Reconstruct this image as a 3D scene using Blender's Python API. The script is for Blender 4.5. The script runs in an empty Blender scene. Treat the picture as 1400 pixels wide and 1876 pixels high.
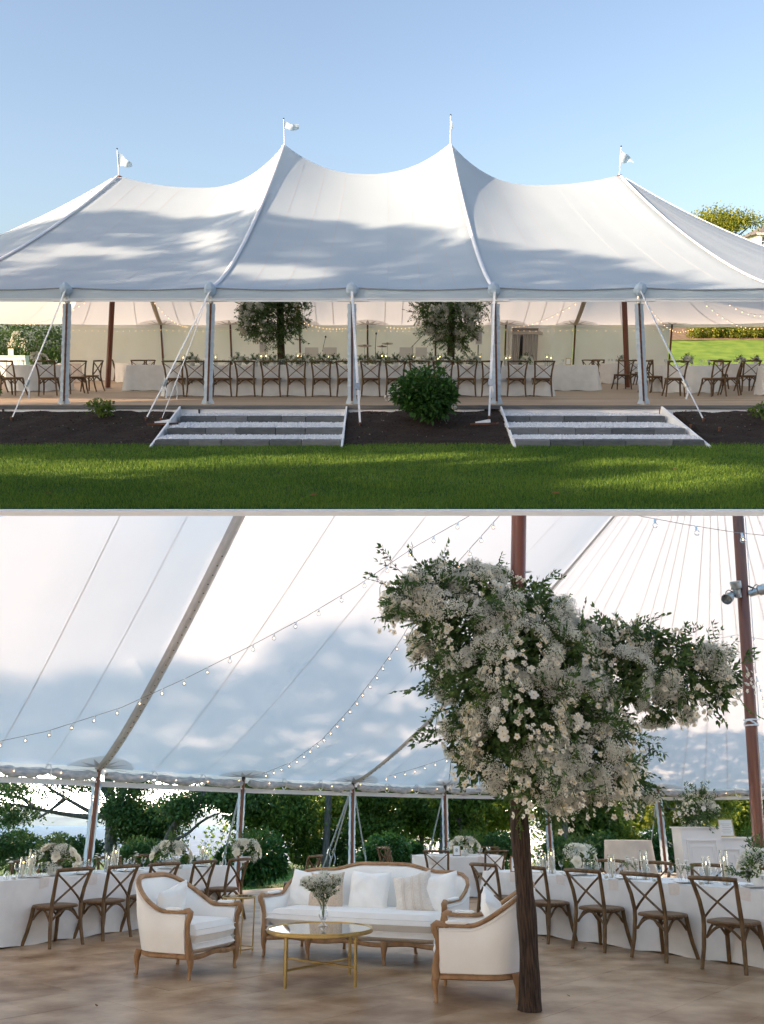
import bpy, math, random
import numpy as np
from mathutils import Matrix, Vector
random.seed(7); RNG = np.random.default_rng(7)
R = math.radians; PI = math.pi
scene = bpy.context.scene

# ------------------------------------------------------------------ camera, sky, sun, exposure
F = 1500.0; PY = 1000.0                       # focal length and principal row, in rows of the 1876-row picture
EYE1, EYE2 = 1.55, 1.45                       # eye height over the lawn (upper place) and over the tent floor (lower place)
TH = {1: -math.atan((PY-655)/F), 2: math.atan((1505-PY)/F)}
EYE = {1: EYE1, 2: EYE2}
cam = bpy.data.cameras.new("camera"); camo = bpy.data.objects.new("camera", cam)
scene.collection.objects.link(camo); scene.camera = camo
cam.sensor_fit = 'VERTICAL'; cam.sensor_height = 36; cam.lens = F*36/1876
cam.shift_y = (PY-938)/1876
cam.clip_start = .1; cam.clip_end = 9000
camo.location = (0, 0, EYE1); camo.rotation_euler = (PI/2+TH[1], 0, 0)
SUN_DIR = Vector((-.84, -.42, .36)).normalized()
SUN_EL = math.asin(SUN_DIR.z)
world = bpy.data.worlds.new("World"); scene.world = world; world.use_nodes = True
wn = world.node_tree; wn.nodes.clear()
wo = wn.nodes.new('ShaderNodeOutputWorld'); wb = wn.nodes.new('ShaderNodeBackground'); ws = wn.nodes.new('ShaderNodeTexSky')
ws.sky_type = 'NISHITA'; ws.sun_disc = False; ws.sun_elevation = SUN_EL
ws.sun_rotation = math.atan2(SUN_DIR.x, SUN_DIR.y)
ws.air_density = 1.0; ws.dust_density = 2.6; ws.ozone_density = 2.4
wb.inputs['Strength'].default_value = .15
whs = wn.nodes.new('ShaderNodeHueSaturation'); whs.inputs['Saturation'].default_value = .84; whs.inputs['Value'].default_value = .665
wn.links.new(ws.outputs[0], whs.inputs['Color']); wn.links.new(whs.outputs[0], wb.inputs[0]); wn.links.new(wb.outputs[0], wo.inputs[0])
sun = bpy.data.lights.new("sun", 'SUN'); suno = bpy.data.objects.new("sun", sun); scene.collection.objects.link(suno)
sun.energy = 4.5; sun.angle = R(.6); sun.color = (1, .73, .50)
suno.rotation_euler = SUN_DIR.to_track_quat('Z', 'Y').to_euler()
vs = scene.view_settings; vs.view_transform = 'Standard'; vs.look = 'None'; vs.gamma = 1; vs.use_curve_mapping = False
vs.exposure = 1.42
SKY2 = 1.0                                    # radiance of the lower place's bright evening sky
SUN2 = 14500.0                                  # radiance of its sun
scene.cycles.max_bounces = 8; scene.cycles.diffuse_bounces = 5; scene.cycles.transmission_bounces = 6
scene.cycles.transparent_max_bounces = 12; scene.cycles.sample_clamp_indirect = 4; scene.cycles.caustics_refractive = False
scene.cycles.caustics_reflective = False

# ------------------------------------------------------------------ surveying helpers
def ray(w, px, py):
    th = TH[w]; a = (px-700)/F; b = (PY-py)/F
    return (a, math.cos(th)-b*math.sin(th), math.sin(th)+b*math.cos(th))
def G(w, px, py, z=0.):
    d = ray(w, px, py); t = (z-EYE[w])/d[2]; return Vector((d[0]*t, d[1]*t, z))
def V(w, px, py, D):
    d = ray(w, px, py); t = D/d[1]; return Vector((d[0]*t, D, EYE[w]+d[2]*t))
def lerp(a, b, t): return a+(b-a)*t
def sm(t): t = max(0, min(1, t)); return t*t*(3-2*t)
# the lower place is a second place; it lies below the lawn slab of the first, pitched about the viewer
W2M = Matrix.Translation((0, 0, EYE1)) @ Matrix.Rotation(TH[1]-TH[2], 4, 'X') @ Matrix.Translation((0, 0, -EYE2))
PLACE = 1; SECOND = []
ORD = ['first', 'second', 'third', 'fourth', 'fifth', 'sixth', 'seventh', 'eighth', 'ninth', 'tenth', 'eleventh', 'twelfth',
       'thirteenth', 'fourteenth', 'fifteenth', 'sixteenth', 'seventeenth', 'eighteenth', 'nineteenth', 'twentieth', 'twenty-first', 'twenty-second', 'twenty-third', 'twenty-fourth',
       'twenty-fifth','twenty-sixth','twenty-seventh','twenty-eighth','twenty-ninth','thirtieth','thirty-first','thirty-second','thirty-third','thirty-fourth','thirty-fifth','thirty-sixth']

# ------------------------------------------------------------------ materials
MATS = {}
def mat(name, c1, c2=None, rough=.7, scale=8., bump=0., bscale=None, metallic=0., spec=.3, stretch=(1, 1, 1), detail=4., island=0., objr=0., transl=0., lo=.35, hi=.65, sheen=0., geo=False):
    if name in MATS: return MATS[name]
    m = bpy.data.materials.new(name); m.use_nodes = True; nt = m.node_tree; nt.nodes.clear()
    out = nt.nodes.new('ShaderNodeOutputMaterial'); p = nt.nodes.new('ShaderNodeBsdfPrincipled')
    p.inputs['Roughness'].default_value = rough; p.inputs['Metallic'].default_value = metallic
    p.inputs['Specular IOR Level'].default_value = spec
    if sheen: p.inputs['Sheen Weight'].default_value = sheen
    col = None
    tc = nt.nodes.new('ShaderNodeTexCoord'); mp = nt.nodes.new('ShaderNodeMapping'); mp.inputs['Scale'].default_value = stretch
    if geo: gp = nt.nodes.new('ShaderNodeNewGeometry'); nt.links.new(gp.outputs['Position'], mp.inputs[0])
    else: nt.links.new(tc.outputs['Object'], mp.inputs[0])
    if c2 is None: p.inputs['Base Color'].default_value = (*c1, 1)
    else:
        n = nt.nodes.new('ShaderNodeTexNoise'); n.inputs['Scale'].default_value = scale; n.inputs['Detail'].default_value = detail
        nt.links.new(mp.outputs[0], n.inputs[0])
        fac = n.outputs['Fac']
        if island:
            g = nt.nodes.new('ShaderNodeNewGeometry'); mx = nt.nodes.new('ShaderNodeMix'); mx.inputs[0].default_value = island
            nt.links.new(fac, mx.inputs[2]); nt.links.new(g.outputs['Random Per Island'], mx.inputs[3]); fac = mx.outputs[0]
        if objr:
            g = nt.nodes.new('ShaderNodeObjectInfo'); mx = nt.nodes.new('ShaderNodeMix'); mx.inputs[0].default_value = objr
            nt.links.new(fac, mx.inputs[2]); nt.links.new(g.outputs['Random'], mx.inputs[3]); fac = mx.outputs[0]
        r = nt.nodes.new('ShaderNodeValToRGB'); r.color_ramp.elements[0].position = lo; r.color_ramp.elements[1].position = hi
        r.color_ramp.elements[0].color = (*c1, 1); r.color_ramp.elements[1].color = (*c2, 1)
        nt.links.new(fac, r.inputs[0]); nt.links.new(r.outputs[0], p.inputs['Base Color']); col = r.outputs[0]
    if bump:
        n2 = nt.nodes.new('ShaderNodeTexNoise'); n2.inputs['Scale'].default_value = bscale or scale*3; n2.inputs['Detail'].default_value = 5
        nt.links.new(mp.outputs[0], n2.inputs[0])
        b = nt.nodes.new('ShaderNodeBump'); b.inputs['Strength'].default_value = bump; b.inputs['Distance'].default_value = .01
        nt.links.new(n2.outputs['Fac'], b.inputs['Height']); nt.links.new(b.outputs[0], p.inputs['Normal'])
    surf = p.outputs[0]
    if transl:
        t = nt.nodes.new('ShaderNodeBsdfTranslucent'); mix = nt.nodes.new('ShaderNodeMixShader'); mix.inputs[0].default_value = transl
        if col: nt.links.new(col, t.inputs[0])
        else: t.inputs[0].default_value = (*c1, 1)
        nt.links.new(surf, mix.inputs[1]); nt.links.new(t.outputs[0], mix.inputs[2]); surf = mix.outputs[0]
    nt.links.new(surf, out.inputs[0]); MATS[name] = m; return m
def emit(name, c, s):
    if name in MATS: return MATS[name]
    m = bpy.data.materials.new(name); m.use_nodes = True; nt = m.node_tree; nt.nodes.clear()
    out = nt.nodes.new('ShaderNodeOutputMaterial'); e = nt.nodes.new('ShaderNodeEmission')
    e.inputs[0].default_value = (*c, 1); e.inputs[1].default_value = s; nt.links.new(e.outputs[0], out.inputs[0]); MATS[name] = m; return m
def glassmat(name, c=(1, 1, 1), rough=.02, fac=.25):
    """thin clear glass: mostly clear, with a glossy skin"""
    m = bpy.data.materials.new(name); m.use_nodes = True; nt = m.node_tree; nt.nodes.clear()
    out = nt.nodes.new('ShaderNodeOutputMaterial'); t = nt.nodes.new('ShaderNodeBsdfTransparent'); g = nt.nodes.new('ShaderNodeBsdfGlossy')
    lw = nt.nodes.new('ShaderNodeLayerWeight'); lw.inputs[0].default_value = fac; mx = nt.nodes.new('ShaderNodeMixShader')
    t.inputs[0].default_value = (*c, 1); g.inputs[1].default_value = rough
    nt.links.new(lw.outputs['Facing'], mx.inputs[0]); nt.links.new(t.outputs[0], mx.inputs[1]); nt.links.new(g.outputs[0], mx.inputs[2])
    nt.links.new(mx.outputs[0], out.inputs[0]); MATS[name] = m; return m

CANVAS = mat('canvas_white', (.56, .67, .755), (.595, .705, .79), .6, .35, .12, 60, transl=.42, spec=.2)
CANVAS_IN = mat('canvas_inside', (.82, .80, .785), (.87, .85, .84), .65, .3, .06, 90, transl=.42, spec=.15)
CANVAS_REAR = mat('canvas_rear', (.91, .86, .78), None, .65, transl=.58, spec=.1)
CANVAS_FILL = mat('canvas_fill', (.80, .87, .91), None, .65, transl=.62, spec=.1)  # cloth of the added unseen fill walls, translucent so that they glow
SEAM = mat('seam_white', (.62, .65, .67), None, .6, transl=.3)
SEAM_DK = mat('seam_lap', (.82, .80, .78), None, .7, transl=.55)
WEB = mat('webbing_white', (.80, .80, .80), (.70, .71, .72), .6, 30, .2)
WALLC = mat('sidewall_cream_lit', (.90, .83, .72), (.93, .87, .78), .7, .8, .5, 3, transl=.42)  # white cloth; the cream of the warm inside light is in its colour
PATCH = mat('patch_grey', (.86, .85, .84), None, .7, transl=.62)
PATCH2 = mat('patch_star', (.60, .59, .58), None, .7, transl=.3)
RAIL = mat('rail_white', (.78, .78, .78), None, .4)
EDGE = mat('edge_white_paint', (.88, .88, .87), (.92, .92, .91), .6, 3)
POLE = mat('varnished_pole', (.20, .065, .03), (.13, .035, .018), .28, 6, .1, stretch=(3, 3, .15), spec=.5)
POLED = mat('pole_dark', (.13, .05, .028), (.09, .03, .02), .4, 6, stretch=(3, 3, .15))
WOODC = mat('chair_wood', (.165, .096, .040), (.075, .043, .020), .5, 14, .35, 40, stretch=(2, 2, .6), detail=6)
WOODS = mat('chair_seat_wood', (.20, .115, .055), (.105, .058, .028), .5, 9, .25, 30, stretch=(1, 5, 1), detail=6)
OAK = mat('weathered_oak', (.40, .235, .12), (.25, .135, .062), .55, 10, .3, 40, stretch=(1, 1, .5), detail=6)
LINEN = mat('white_linen', (.73, .725, .71), (.80, .79, .78), .85, 5, .35, 320, sheen=.2)
UPH = mat('upholstery', (.86, .82, .765), (.90, .87, .82), .85, 4, .3, 260, sheen=.3)
PILW = mat('pillow_white', (.88, .85, .80), (.92, .90, .86), .9, 6, .4, 120, sheen=.3)
PILT = mat('pillow_tan', (.55, .43, .31), (.68, .55, .42), .9, 60, .8, 60, sheen=.2)
NAP = mat('napkin_blush', (.70, .64, .60), (.76, .70, .66), .85, 20, .2, 200)
GOLD = mat('brushed_gold', (.52, .37, .15), (.46, .32, .12), .32, 20, metallic=.85, spec=.5)
IVORY = mat('candle_wax', (.86, .80, .68), None, .5, transl=.3)
FLAME = emit('flame', (1, .62, .25), 9)
BULB = emit('bulb_warm', (1, .55, .22), 2.6)
BULB2 = emit('bulb_filament', (1, .62, .35), 5)
GLASS = glassmat('clear_glass', (.97, .98, .98), .03, .35)
GLASST = glassmat('table_glass', (.97, .99, .98), .04, .48)
GLASSB = glassmat('bulb_glass', (.96, .96, .96), .05, .45)
PLASTIC = mat('socket_white', (.75, .75, .74), None, .5)
BLACK = mat('black_metal', (.02, .02, .022), None, .4)
BRASS = mat('cymbal_brass', (.16, .11, .06), None, .4, metallic=.5)
CHROME = mat('worn_steel', (.55, .55, .53), (.35, .35, .34), .35, 20, metallic=.8)
RUST = mat('rusty_iron', (.16, .07, .035), (.09, .045, .03), .8, 20, .4)
WHITEP = mat('white_panel_paint', (.78, .76, .73), None, .45)
PAPER = mat('paper_white', (.80, .79, .76), None, .8)
INK = mat('ink_dark', (.06, .07, .08), None, .8)
TRUNKD = mat('dark_bark_wrap', (.085, .052, .034), (.020, .014, .011), .9, 5, 1.0, 14, stretch=(14, 14, 1.3), detail=10)
BARK = mat('grey_bark', (.16, .145, .13), (.08, .07, .06), .9, 6, .8, 20, stretch=(3, 3, .6))
LEAFD = mat('leaf_dark', (.032, .075, .022), (.11, .18, .038), .5, 3, island=.8, transl=.3, lo=.1, hi=.9)
LEAFG = mat('leaf_garland', (.035, .085, .024), (.13, .20, .055), .45, 3, island=.8, transl=.38, lo=.1, hi=.9)
LEAFM = mat('leaf_mid', (.05, .11, .02), (.19, .26, .04), .5, 3, island=.8, transl=.5, lo=.1, hi=.9)
LEAFY = mat('leaf_yellow_green', (.13, .19, .022), (.38, .38, .06), .5, 2, island=.8, transl=.55, lo=.1, hi=.9)
LEAFH = mat('leaf_hydrangea', (.020, .066, .014), (.055, .135, .024), .4, 3, island=.85, transl=.25, lo=.05, hi=.95)
PETAL = mat('petal_white', (.90, .88, .80), (.94, .93, .88), .6, 10, transl=.48)
PETALC = mat('petal_cream', (.88, .82, .68), (.93, .89, .79), .6, 10, transl=.45)
BREATH = mat('babys_breath', (.90, .89, .80), (.94, .93, .86), .7, 10, island=.7, transl=.5)
STAMEN = mat('stamen_yellow', (.65, .42, .05), None, .6)
STEM = mat('stem_green', (.10, .15, .05), None, .6)
MULCH = mat('mulch', (.012, .008, .006), (.045, .028, .020), .95, 30, 1.0, 40, detail=8, lo=.3, hi=.75)
CHIP = mat('mulch_chip', (.014, .009, .007), (.075, .048, .034), .95, 5, island=.9, lo=.1, hi=.95)
GRAV = mat('white_gravel', (.62, .63, .64), (.82, .82, .82), .8, 5, island=.9, lo=.1, hi=.9)
BLOCK = mat('grey_block', (.085, .095, .10), (.19, .20, .205), .9, 5, .8, 50, detail=8, objr=.45, lo=.25, hi=.75)
DECK = mat('deck_boards', (.29, .20, .13), (.44, .33, .23), .55, 1.2, .15, stretch=(.25, 6, 1), detail=6)
FLOOR = mat('tent_floor', (.22, .115, .048), (.50, .345, .215), .38, 2.3, .25, 24, stretch=(1, 1.12, 1.1), detail=12, spec=.35, lo=.34, hi=.68, objr=.10, geo=True)
GAPM = mat('dark_joint', (.05, .03, .02), None, .9)
GRASSB = mat('lawn_soil', (.018, .05, .010), (.035, .085, .016), .95, 3)
GRASS = mat('grass_blade', (.040, .115, .012), (.20, .31, .04), .6, .55, island=.45, transl=.35, lo=.25, hi=.75)
HILLG = mat('hill_lawn', (.11, .20, .025), (.20, .29, .04), .9, 1.5, .6, 30)
WATER = mat('sea_water', (.05, .11, .17), (.085, .16, .235), .7, .25, .35, 1.2, spec=.12)
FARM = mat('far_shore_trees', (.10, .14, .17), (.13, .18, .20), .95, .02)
HWALL = mat('house_siding', (.72, .72, .72), None, .7)
HROOF = mat('house_shingle', (.14, .13, .125), (.20, .185, .175), .9, 6)
HWIN = mat('house_window_glass', (.06, .08, .10), None, .1, spec=.6)

# ------------------------------------------------------------------ mesh helpers
class MB:
    def __init__(s): s.v = []; s.f = []; s.mi = []
    def add(s, vs, fs, mi=0):
        b = len(s.v); s.v += [tuple(x) for x in vs]; s.f += [tuple(b+i for i in f) for f in fs]; s.mi += [mi]*len(fs); return s
    def box(s, c, size, M=None, mi=0):
        x, y, z = size[0]/2, size[1]/2, size[2]/2
        vs = [Vector((sx*x, sy*y, sz*z)) for sz in (-1, 1) for sx, sy in ((-1, -1), (1, -1), (1, 1), (-1, 1))]
        if M: vs = [M @ v for v in vs]
        c = Vector(c)
        return s.add([v+c for v in vs], [(3, 2, 1, 0), (4, 5, 6, 7), (0, 1, 5, 4), (1, 2, 6, 5), (2, 3, 7, 6), (3, 0, 4, 7)], mi)
    def tube(s, pts, r, n=6, mi=0, closed=False, flat=None):
        pts = [Vector(p) for p in pts]; m = len(pts)
        rs = r if isinstance(r, (list, tuple)) else [r]*m
        ring = []; up = None
        for i, p in enumerate(pts):
            if closed: t = pts[(i+1) % m]-pts[i-1]
            else: t = pts[min(i+1, m-1)]-pts[max(i-1, 0)]
            t = t.normalized() if t.length > 1e-9 else Vector((0, 0, 1))
            if up is None: up = Vector((0, 0, 1)) if abs(t.z) < .9 else Vector((0, 1, 0))
            a = t.cross(up); a = a.normalized() if a.length > 1e-6 else Vector((1, 0, 0)); b = a.cross(t); up = b
            k = 1 if flat is None else flat
            for j in range(n):
                an = 2*PI*(j+.5)/n; ring.append(p+a*math.cos(an)*rs[i]+b*math.sin(an)*rs[i]*k)
        fs = []
        for i in range(m if closed else m-1):
            for j in range(n):
                i2 = (i+1) % m
                fs.append((i*n+j, i*n+(j+1) % n, i2*n+(j+1) % n, i2*n+j))
        if not closed: fs += [tuple(range(n-1, -1, -1)), tuple((m-1)*n+j for j in range(n))]
        return s.add(ring, fs, mi)
    def lathe(s, prof, n=12, c=(0, 0, 0), mi=0, sx=1, sy=1):
        vs = []; fs = []
        for r, z in prof:
            for j in range(n): vs.append((c[0]+r*sx*math.cos(2*PI*j/n), c[1]+r*sy*math.sin(2*PI*j/n), c[2]+z))
        for i in range(len(prof)-1):
            for j in range(n): fs.append((i*n+j, i*n+(j+1) % n, (i+1)*n+(j+1) % n, (i+1)*n+j))
        if prof[0][0] > 1e-4: fs.append(tuple(range(n-1, -1, -1)))
        if prof[-1][0] > 1e-4: fs.append(tuple((len(prof)-1)*n+j for j in range(n)))
        return s.add(vs, fs, mi)
    def ball(s, c, r, n=8, mi=0, sz=1):
        return s.lathe([(r*math.sin(PI*i/(n//2+1)) if 0 < i < n//2+1 else 0, -r*sz*math.cos(PI*i/(n//2+1))) for i in range(n//2+2)], n, c, mi)
    def grid(s, fn, nu, nv, mi=0):
        vs = [fn(i/nu, j/nv) for i in range(nu+1) for j in range(nv+1)]
        return s.add(vs, [(i*(nv+1)+j, (i+1)*(nv+1)+j, (i+1)*(nv+1)+j+1, i*(nv+1)+j+1) for i in range(nu) for j in range(nv)], mi)
    def mesh(s, name, mats, smooth=False):
        me = bpy.data.meshes.new(name); me.from_pydata(s.v, [], s.f)
        for m in (mats if isinstance(mats, (list, tuple)) else [mats]): me.materials.append(m)
        if any(s.mi): me.polygons.foreach_set('material_index', s.mi)
        if smooth:
            me.polygons.foreach_set('use_smooth', [True]*len(me.polygons))
            try: me.set_sharp_from_angle(angle=R(smooth if smooth is not True else 50))
            except Exception: pass
        me.update(); return me
    def obj(s, name, mats, parent=None, smooth=False, **k): return put(name, s.mesh(name, mats, smooth), parent, **k)

def npmesh(name, verts, faces, mats, mi=None, smooth=False):
    verts = np.asarray(verts, np.float32); faces = np.asarray(faces, np.int32)
    me = bpy.data.meshes.new(name); n, k = faces.shape
    me.vertices.add(len(verts)); me.vertices.foreach_set('co', verts.ravel())
    me.loops.add(n*k); me.loops.foreach_set('vertex_index', faces.ravel())
    me.polygons.add(n); me.polygons.foreach_set('loop_start', np.arange(0, n*k, k, dtype=np.int32))
    for m in (mats if isinstance(mats, (list, tuple)) else [mats]): me.materials.append(m)
    if mi is not None: me.polygons.foreach_set('material_index', np.asarray(mi, np.int32))
    if smooth: me.polygons.foreach_set('use_smooth', np.ones(n, bool))
    me.update(calc_edges=True); return me

def put(name, data, parent=None, M=None, loc=None, rz=None, kind=None, label=None, cat=None, group=None):
    o = bpy.data.objects.new(name, data); scene.collection.objects.link(o)
    if M is not None: o.matrix_basis = M
    elif loc is not None or rz is not None:
        o.matrix_basis = Matrix.Translation(loc or (0, 0, 0)) @ Matrix.Rotation(rz or 0, 4, 'Z')
    if parent: o.parent = parent
    elif PLACE == 2: SECOND.append(o)
    if kind: o['kind'] = kind
    if label: o['label'] = label
    if cat: o['category'] = cat
    if group: o['group'] = group
    return o
def thing(name, label, cat, loc=(0, 0, 0), rz=0, group=None, M=None):
    return put(name, None, None, M=M, loc=tuple(loc), rz=rz, label=label, cat=cat, group=group)
KIDS = {}
def dup(src, loc=(0, 0, 0), rz=0, label=None, group=None, M=None):
    """copy of a top-level thing and of its parts and sub-parts, sharing mesh data"""
    r = src.copy(); scene.collection.objects.link(r)
    r.matrix_basis = M if M is not None else Matrix.Translation(tuple(loc)) @ Matrix.Rotation(rz, 4, 'Z')
    if label: r['label'] = label
    if group: r['group'] = group
    if src.name not in KIDS: KIDS[src.name] = [(c, list(c.children)) for c in src.children]
    for c, gs in KIDS[src.name]:
        d = c.copy(); scene.collection.objects.link(d); d.parent = r
        for g in gs: h = g.copy(); scene.collection.objects.link(h); h.parent = d
    if PLACE == 2: SECOND.append(r)
    return r
class Proto:
    """first use moves the built thing itself, later uses copy it"""
    def __init__(s, build): s.build = build; s.o = None
    def at(s, loc, rz=0, label=None, group=None, scale=None):
        M = Matrix.Translation(tuple(loc)) @ Matrix.Rotation(rz, 4, 'Z')
        if scale is not None: M = M @ (Matrix.Scale(scale, 4) if not isinstance(scale, tuple) else Matrix.Diagonal((*scale, 1)))
        if s.o is None:
            s.o = s.build(); s.o.matrix_basis = M
            if label: s.o['label'] = label
            if group: s.o['group'] = group
            KIDS[s.o.name] = [(c, list(c.children)) for c in s.o.children]
            return s.o
        return dup(s.o, M=M, label=label, group=group)

def leaf_quads(pos, nrm, size, rng=RNG, droop=.3, aspect=.45):
    """N leaves as folded rhombi (4 verts); pos (N,3), nrm (N,3) growth directions"""
    N = len(pos); size = np.broadcast_to(size, (N,))[:, None]
    d = nrm/np.maximum(np.linalg.norm(nrm, axis=1, keepdims=True), 1e-6)
    r = rng.normal(size=(N, 3)); a = np.cross(d, r); a /= np.maximum(np.linalg.norm(a, axis=1, keepdims=True), 1e-6)
    b = np.cross(a, d); tip = pos+d*size; tip[:, 2] -= size[:, 0]*droop*.5
    mid = pos+d*size*.45+b*size*.06
    v = np.stack([pos, mid+a*size*aspect*.5, tip, mid-a*size*aspect*.5], 1).reshape(-1, 3)
    return v, np.arange(N*4).reshape(N, 4)
def rand_dirs(n, rng=RNG):
    d = rng.normal(size=(n, 3)); return d/np.linalg.norm(d, axis=1, keepdims=True)
def blob_points(blobs, n, rng=RNG, shell=.55, flat=1.):
    """n points in a union of balls, more of them near the skin; returns points and outward directions"""
    bl = np.array([(*b[0], b[1]) for b in blobs]); w = bl[:, 3]**2; idx = rng.choice(len(bl), n, p=w/w.sum())
    d = rand_dirs(n, rng); r = shell+(1-shell)*rng.random(n)**.6
    d2 = d*np.array([1, 1, flat]); return bl[idx, :3]+d2*(bl[idx, 3]*r)[:, None], d

# ================================================================== the two tents' shared shape
class Tent:
    """pole tent: eave line E[k] (one entry a pole), apex line A[k]; surf(e, s) runs from eave (s=0) to ridge (s=1)"""
    def __init__(s, E, A, saddles, p=1.3): s.E = [Vector(e) for e in E]; s.A = [Vector(a) for a in A]; s.sad = saddles; s.p = p; s.ends = []
    def eave(s, e):
        k = max(0, min(len(s.E)-2, int(math.floor(e)))); t = e-k
        P = [s.E[max(0, k-1)], s.E[k], s.E[k+1], s.E[min(len(s.E)-1, k+2)]]
        q = .5*((2*P[1])+(P[2]-P[0])*t+(2*P[0]-5*P[1]+4*P[2]-P[3])*t*t+(-P[0]+3*P[1]-3*P[2]+P[3])*t**3)
        return q
    def apex(s, e):
        for a, b, sz in s.sad:
            if a <= e <= b:
                u = (e-a)/(b-a)*2-1; ka, kb = int(a), int(b)
                P = lerp(s.A[ka], s.A[kb], (u+1)/2); pk = s.A[ka].z if u < 0 else s.A[kb].z
                P = P.copy(); P.z = sz+(pk-sz)*abs(u)**2.3; return P
        return s.A[max(0, min(len(s.A)-1, int(round(e))))].copy()
    def surf(s, e, u):
        E = s.eave(e); A = s.apex(e); P = lerp(E, A, u)
        p = s.p
        for a, b in s.ends:
            if a < e < b: p += .95*math.sin(PI*(e-a)/(b-a))**.8 if b-a > 3 else 0
        z = E.z+(A.z-E.z)*u**p; P.z = z
        f = e-math.floor(e); P.z += -.04*math.sin(PI*f)*(1-u)**6+.010*math.sin(e*23+u*5)*math.sin(u*PI)*math.sin(e*7.3)
        return P
    def normal(s, e, u):
        d = .02; a = s.surf(e+d, u)-s.surf(e-d, u); b = s.surf(e, min(1, u+d))-s.surf(e, u)
        n = a.cross(b).normalized(); return n if n.z > 0 else -n
    def canopy(s, e0, e1, nb=10, nu=26):
        m = MB(); n = int((e1-e0)*nb); m.grid(lambda a, b: s.surf(e0+(e1-e0)*a, b), n, nu); return m
    def ribbon(s, e, w, off, u0=0., u1=1., n=22, arch=0.):
        m = MB(); vs = []
        for i in range(n+1):
            u = lerp(u0, u1, i/n); P = s.surf(e, u); N = s.normal(e, u if u < .97 else .95)
            q = s.surf(e, min(1, u+.01))-s.surf(e, max(0, u-.01)); T = q.cross(N).normalized()
            for k in (-1, -.5, 0, .5, 1): vs.append(P+T*w*k+N*(off+arch*(1-k*k)))
        m.add(vs, [(i*5+k, i*5+k+1, (i+1)*5+k+1, (i+1)*5+k) for i in range(n) for k in range(4)]); return m
    def patch(s, e, ru, rs, off, star=0):
        """half-round reinforcement (or a star of rays) lying on the canvas at pole e; ru metres along the eave, rs up the slope"""
        le = (s.eave(min(e+.5, len(s.E)-1))-s.eave(max(e-.5, 0))).length; ls = (s.surf(e, .3)-s.surf(e, 0)).length/.3
        def at(x, y): ee = e+x/le; uu = max(.0, y/ls); return s.surf(ee, uu)+s.normal(ee, max(uu, .01))*off
        m = MB()
        if not star:
            n = 20; rim = [at(ru*math.cos(PI*i/n), rs*math.sin(PI*i/n)) for i in range(n+1)]
            mid = [at(.5*ru*math.cos(PI*i/n), .5*rs*math.sin(PI*i/n)) for i in range(n+1)]
            c = at(0, 0); m.add([c]+mid+rim, [(0, 1+i, 2+i) for i in range(n)]+[(1+i, n+2+i, n+3+i, 2+i) for i in range(n)])
        else:
            for k in range(star):
                a = PI*(k+.5)/star; h = PI/star*.48
                m.add([at(0, 0), at(.38*ru*math.cos(a-h), .38*rs*math.sin(a-h)), at(.95*ru*math.cos(a), .92*rs*math.sin(a)), at(.38*ru*math.cos(a+h), .38*rs*math.sin(a+h))], [(0, 1, 2, 3)])
        return m

# ================================================================== furniture
def arc(a, b, sag, n=8):
    """points from a to b bulging by the vector sag"""
    a, b, sag = Vector(a), Vector(b), Vector(sag)
    return [lerp(a, b, i/n)+sag*math.sin(PI*i/n) for i in range(n+1)]
def build_chair():
    t = thing('crossback_chair', 'brown wooden crossback chair', 'chair')
    m = MB()
    prof = [(0, .010), (.19, .010), (.212, .004), (.222, -.010), (.218, -.026), (.195, -.032), (0, -.032)]
    vs = []; n = 24
    for r, z in prof:
        for j in range(n):
            a = 2*PI*j/n; c, s_ = math.cos(a), math.sin(a); k = 1/(abs(c)**3.2+abs(s_)**3.2)**(1/3.2)
            vs.append((r*k*c, r*k*s_*.98, .462+z-(.012*(1-(r/.2)**2) if z > 0 and r < .2 else 0)))
    m.add(vs, [(i*n+j, i*n+(j+1) % n, (i+1)*n+(j+1) % n, (i+1)*n+j) for i in range(len(prof)-1) for j in range(n)])
    m.obj('seat', WOODS, t, smooth=40)
    m = MB(); m.tube([(.185*math.cos(a)*1.02, .18*math.sin(a), .425) for a in np.linspace(0, 2*PI, 17)[:-1]], .013, 6, closed=True); m.obj('seat_ring', WOODC, t, smooth=True)
    for s in (-1, 1):
        MB().tube([(s*.215, -.285, 0), (s*.200, -.235, .20), (s*.192, -.205, .40), (s*.190, -.200, .50), (s*.198, -.225, .66), (s*.215, -.262, .80), (s*.225, -.285, .875)],
                  [.019, .021, .022, .022, .021, .020, .020], 7).obj('rear_post', WOODC, t, smooth=True)
        MB().tube([(s*.215, .215, 0), (s*.190, .185, .16), (s*.172, .165, .32), (s*.166, .158, .44)], [.019, .021, .023, .022], 7).obj('front_leg', WOODC, t, smooth=True)
        MB().tube(arc((s*.172, .135, .30), (s*.185, -.185, .30), (0, 0, .125), 8), .0125, 6).obj('side_brace', WOODC, t, smooth=True)
    MB().tube(arc((-.242, -.285, .880), (.242, -.285, .880), (0, -.055, .008), 10), [.025]+[.029]*9+[.025], 8, flat=.85).obj('top_rail', WOODC, t, smooth=True)
    MB().tube(arc((-.180, -.205, .30), (.180, -.205, .30), (0, 0, .125), 10), .014, 6).obj('rear_brace', WOODC, t, smooth=True)
    MB().tube(arc((-.150, .155, .32), (.150, .155, .32), (0, 0, .10), 8), .0125, 6).obj('front_brace', WOODC, t, smooth=True)
    for s in (-1, 1):
        o = .008*s
        MB().tube([(s*.205, -.262+o, .835), (s*.10, -.262+o, .745), (0, -.250+o, .660), (-s*.10, -.232+o, .570), (-s*.180, -.208+o, .490)], .019, 6, flat=.5).obj('cross_slat', WOODC, t, smooth=True)
    return t
CHAIR = Proto(build_chair)

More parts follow.
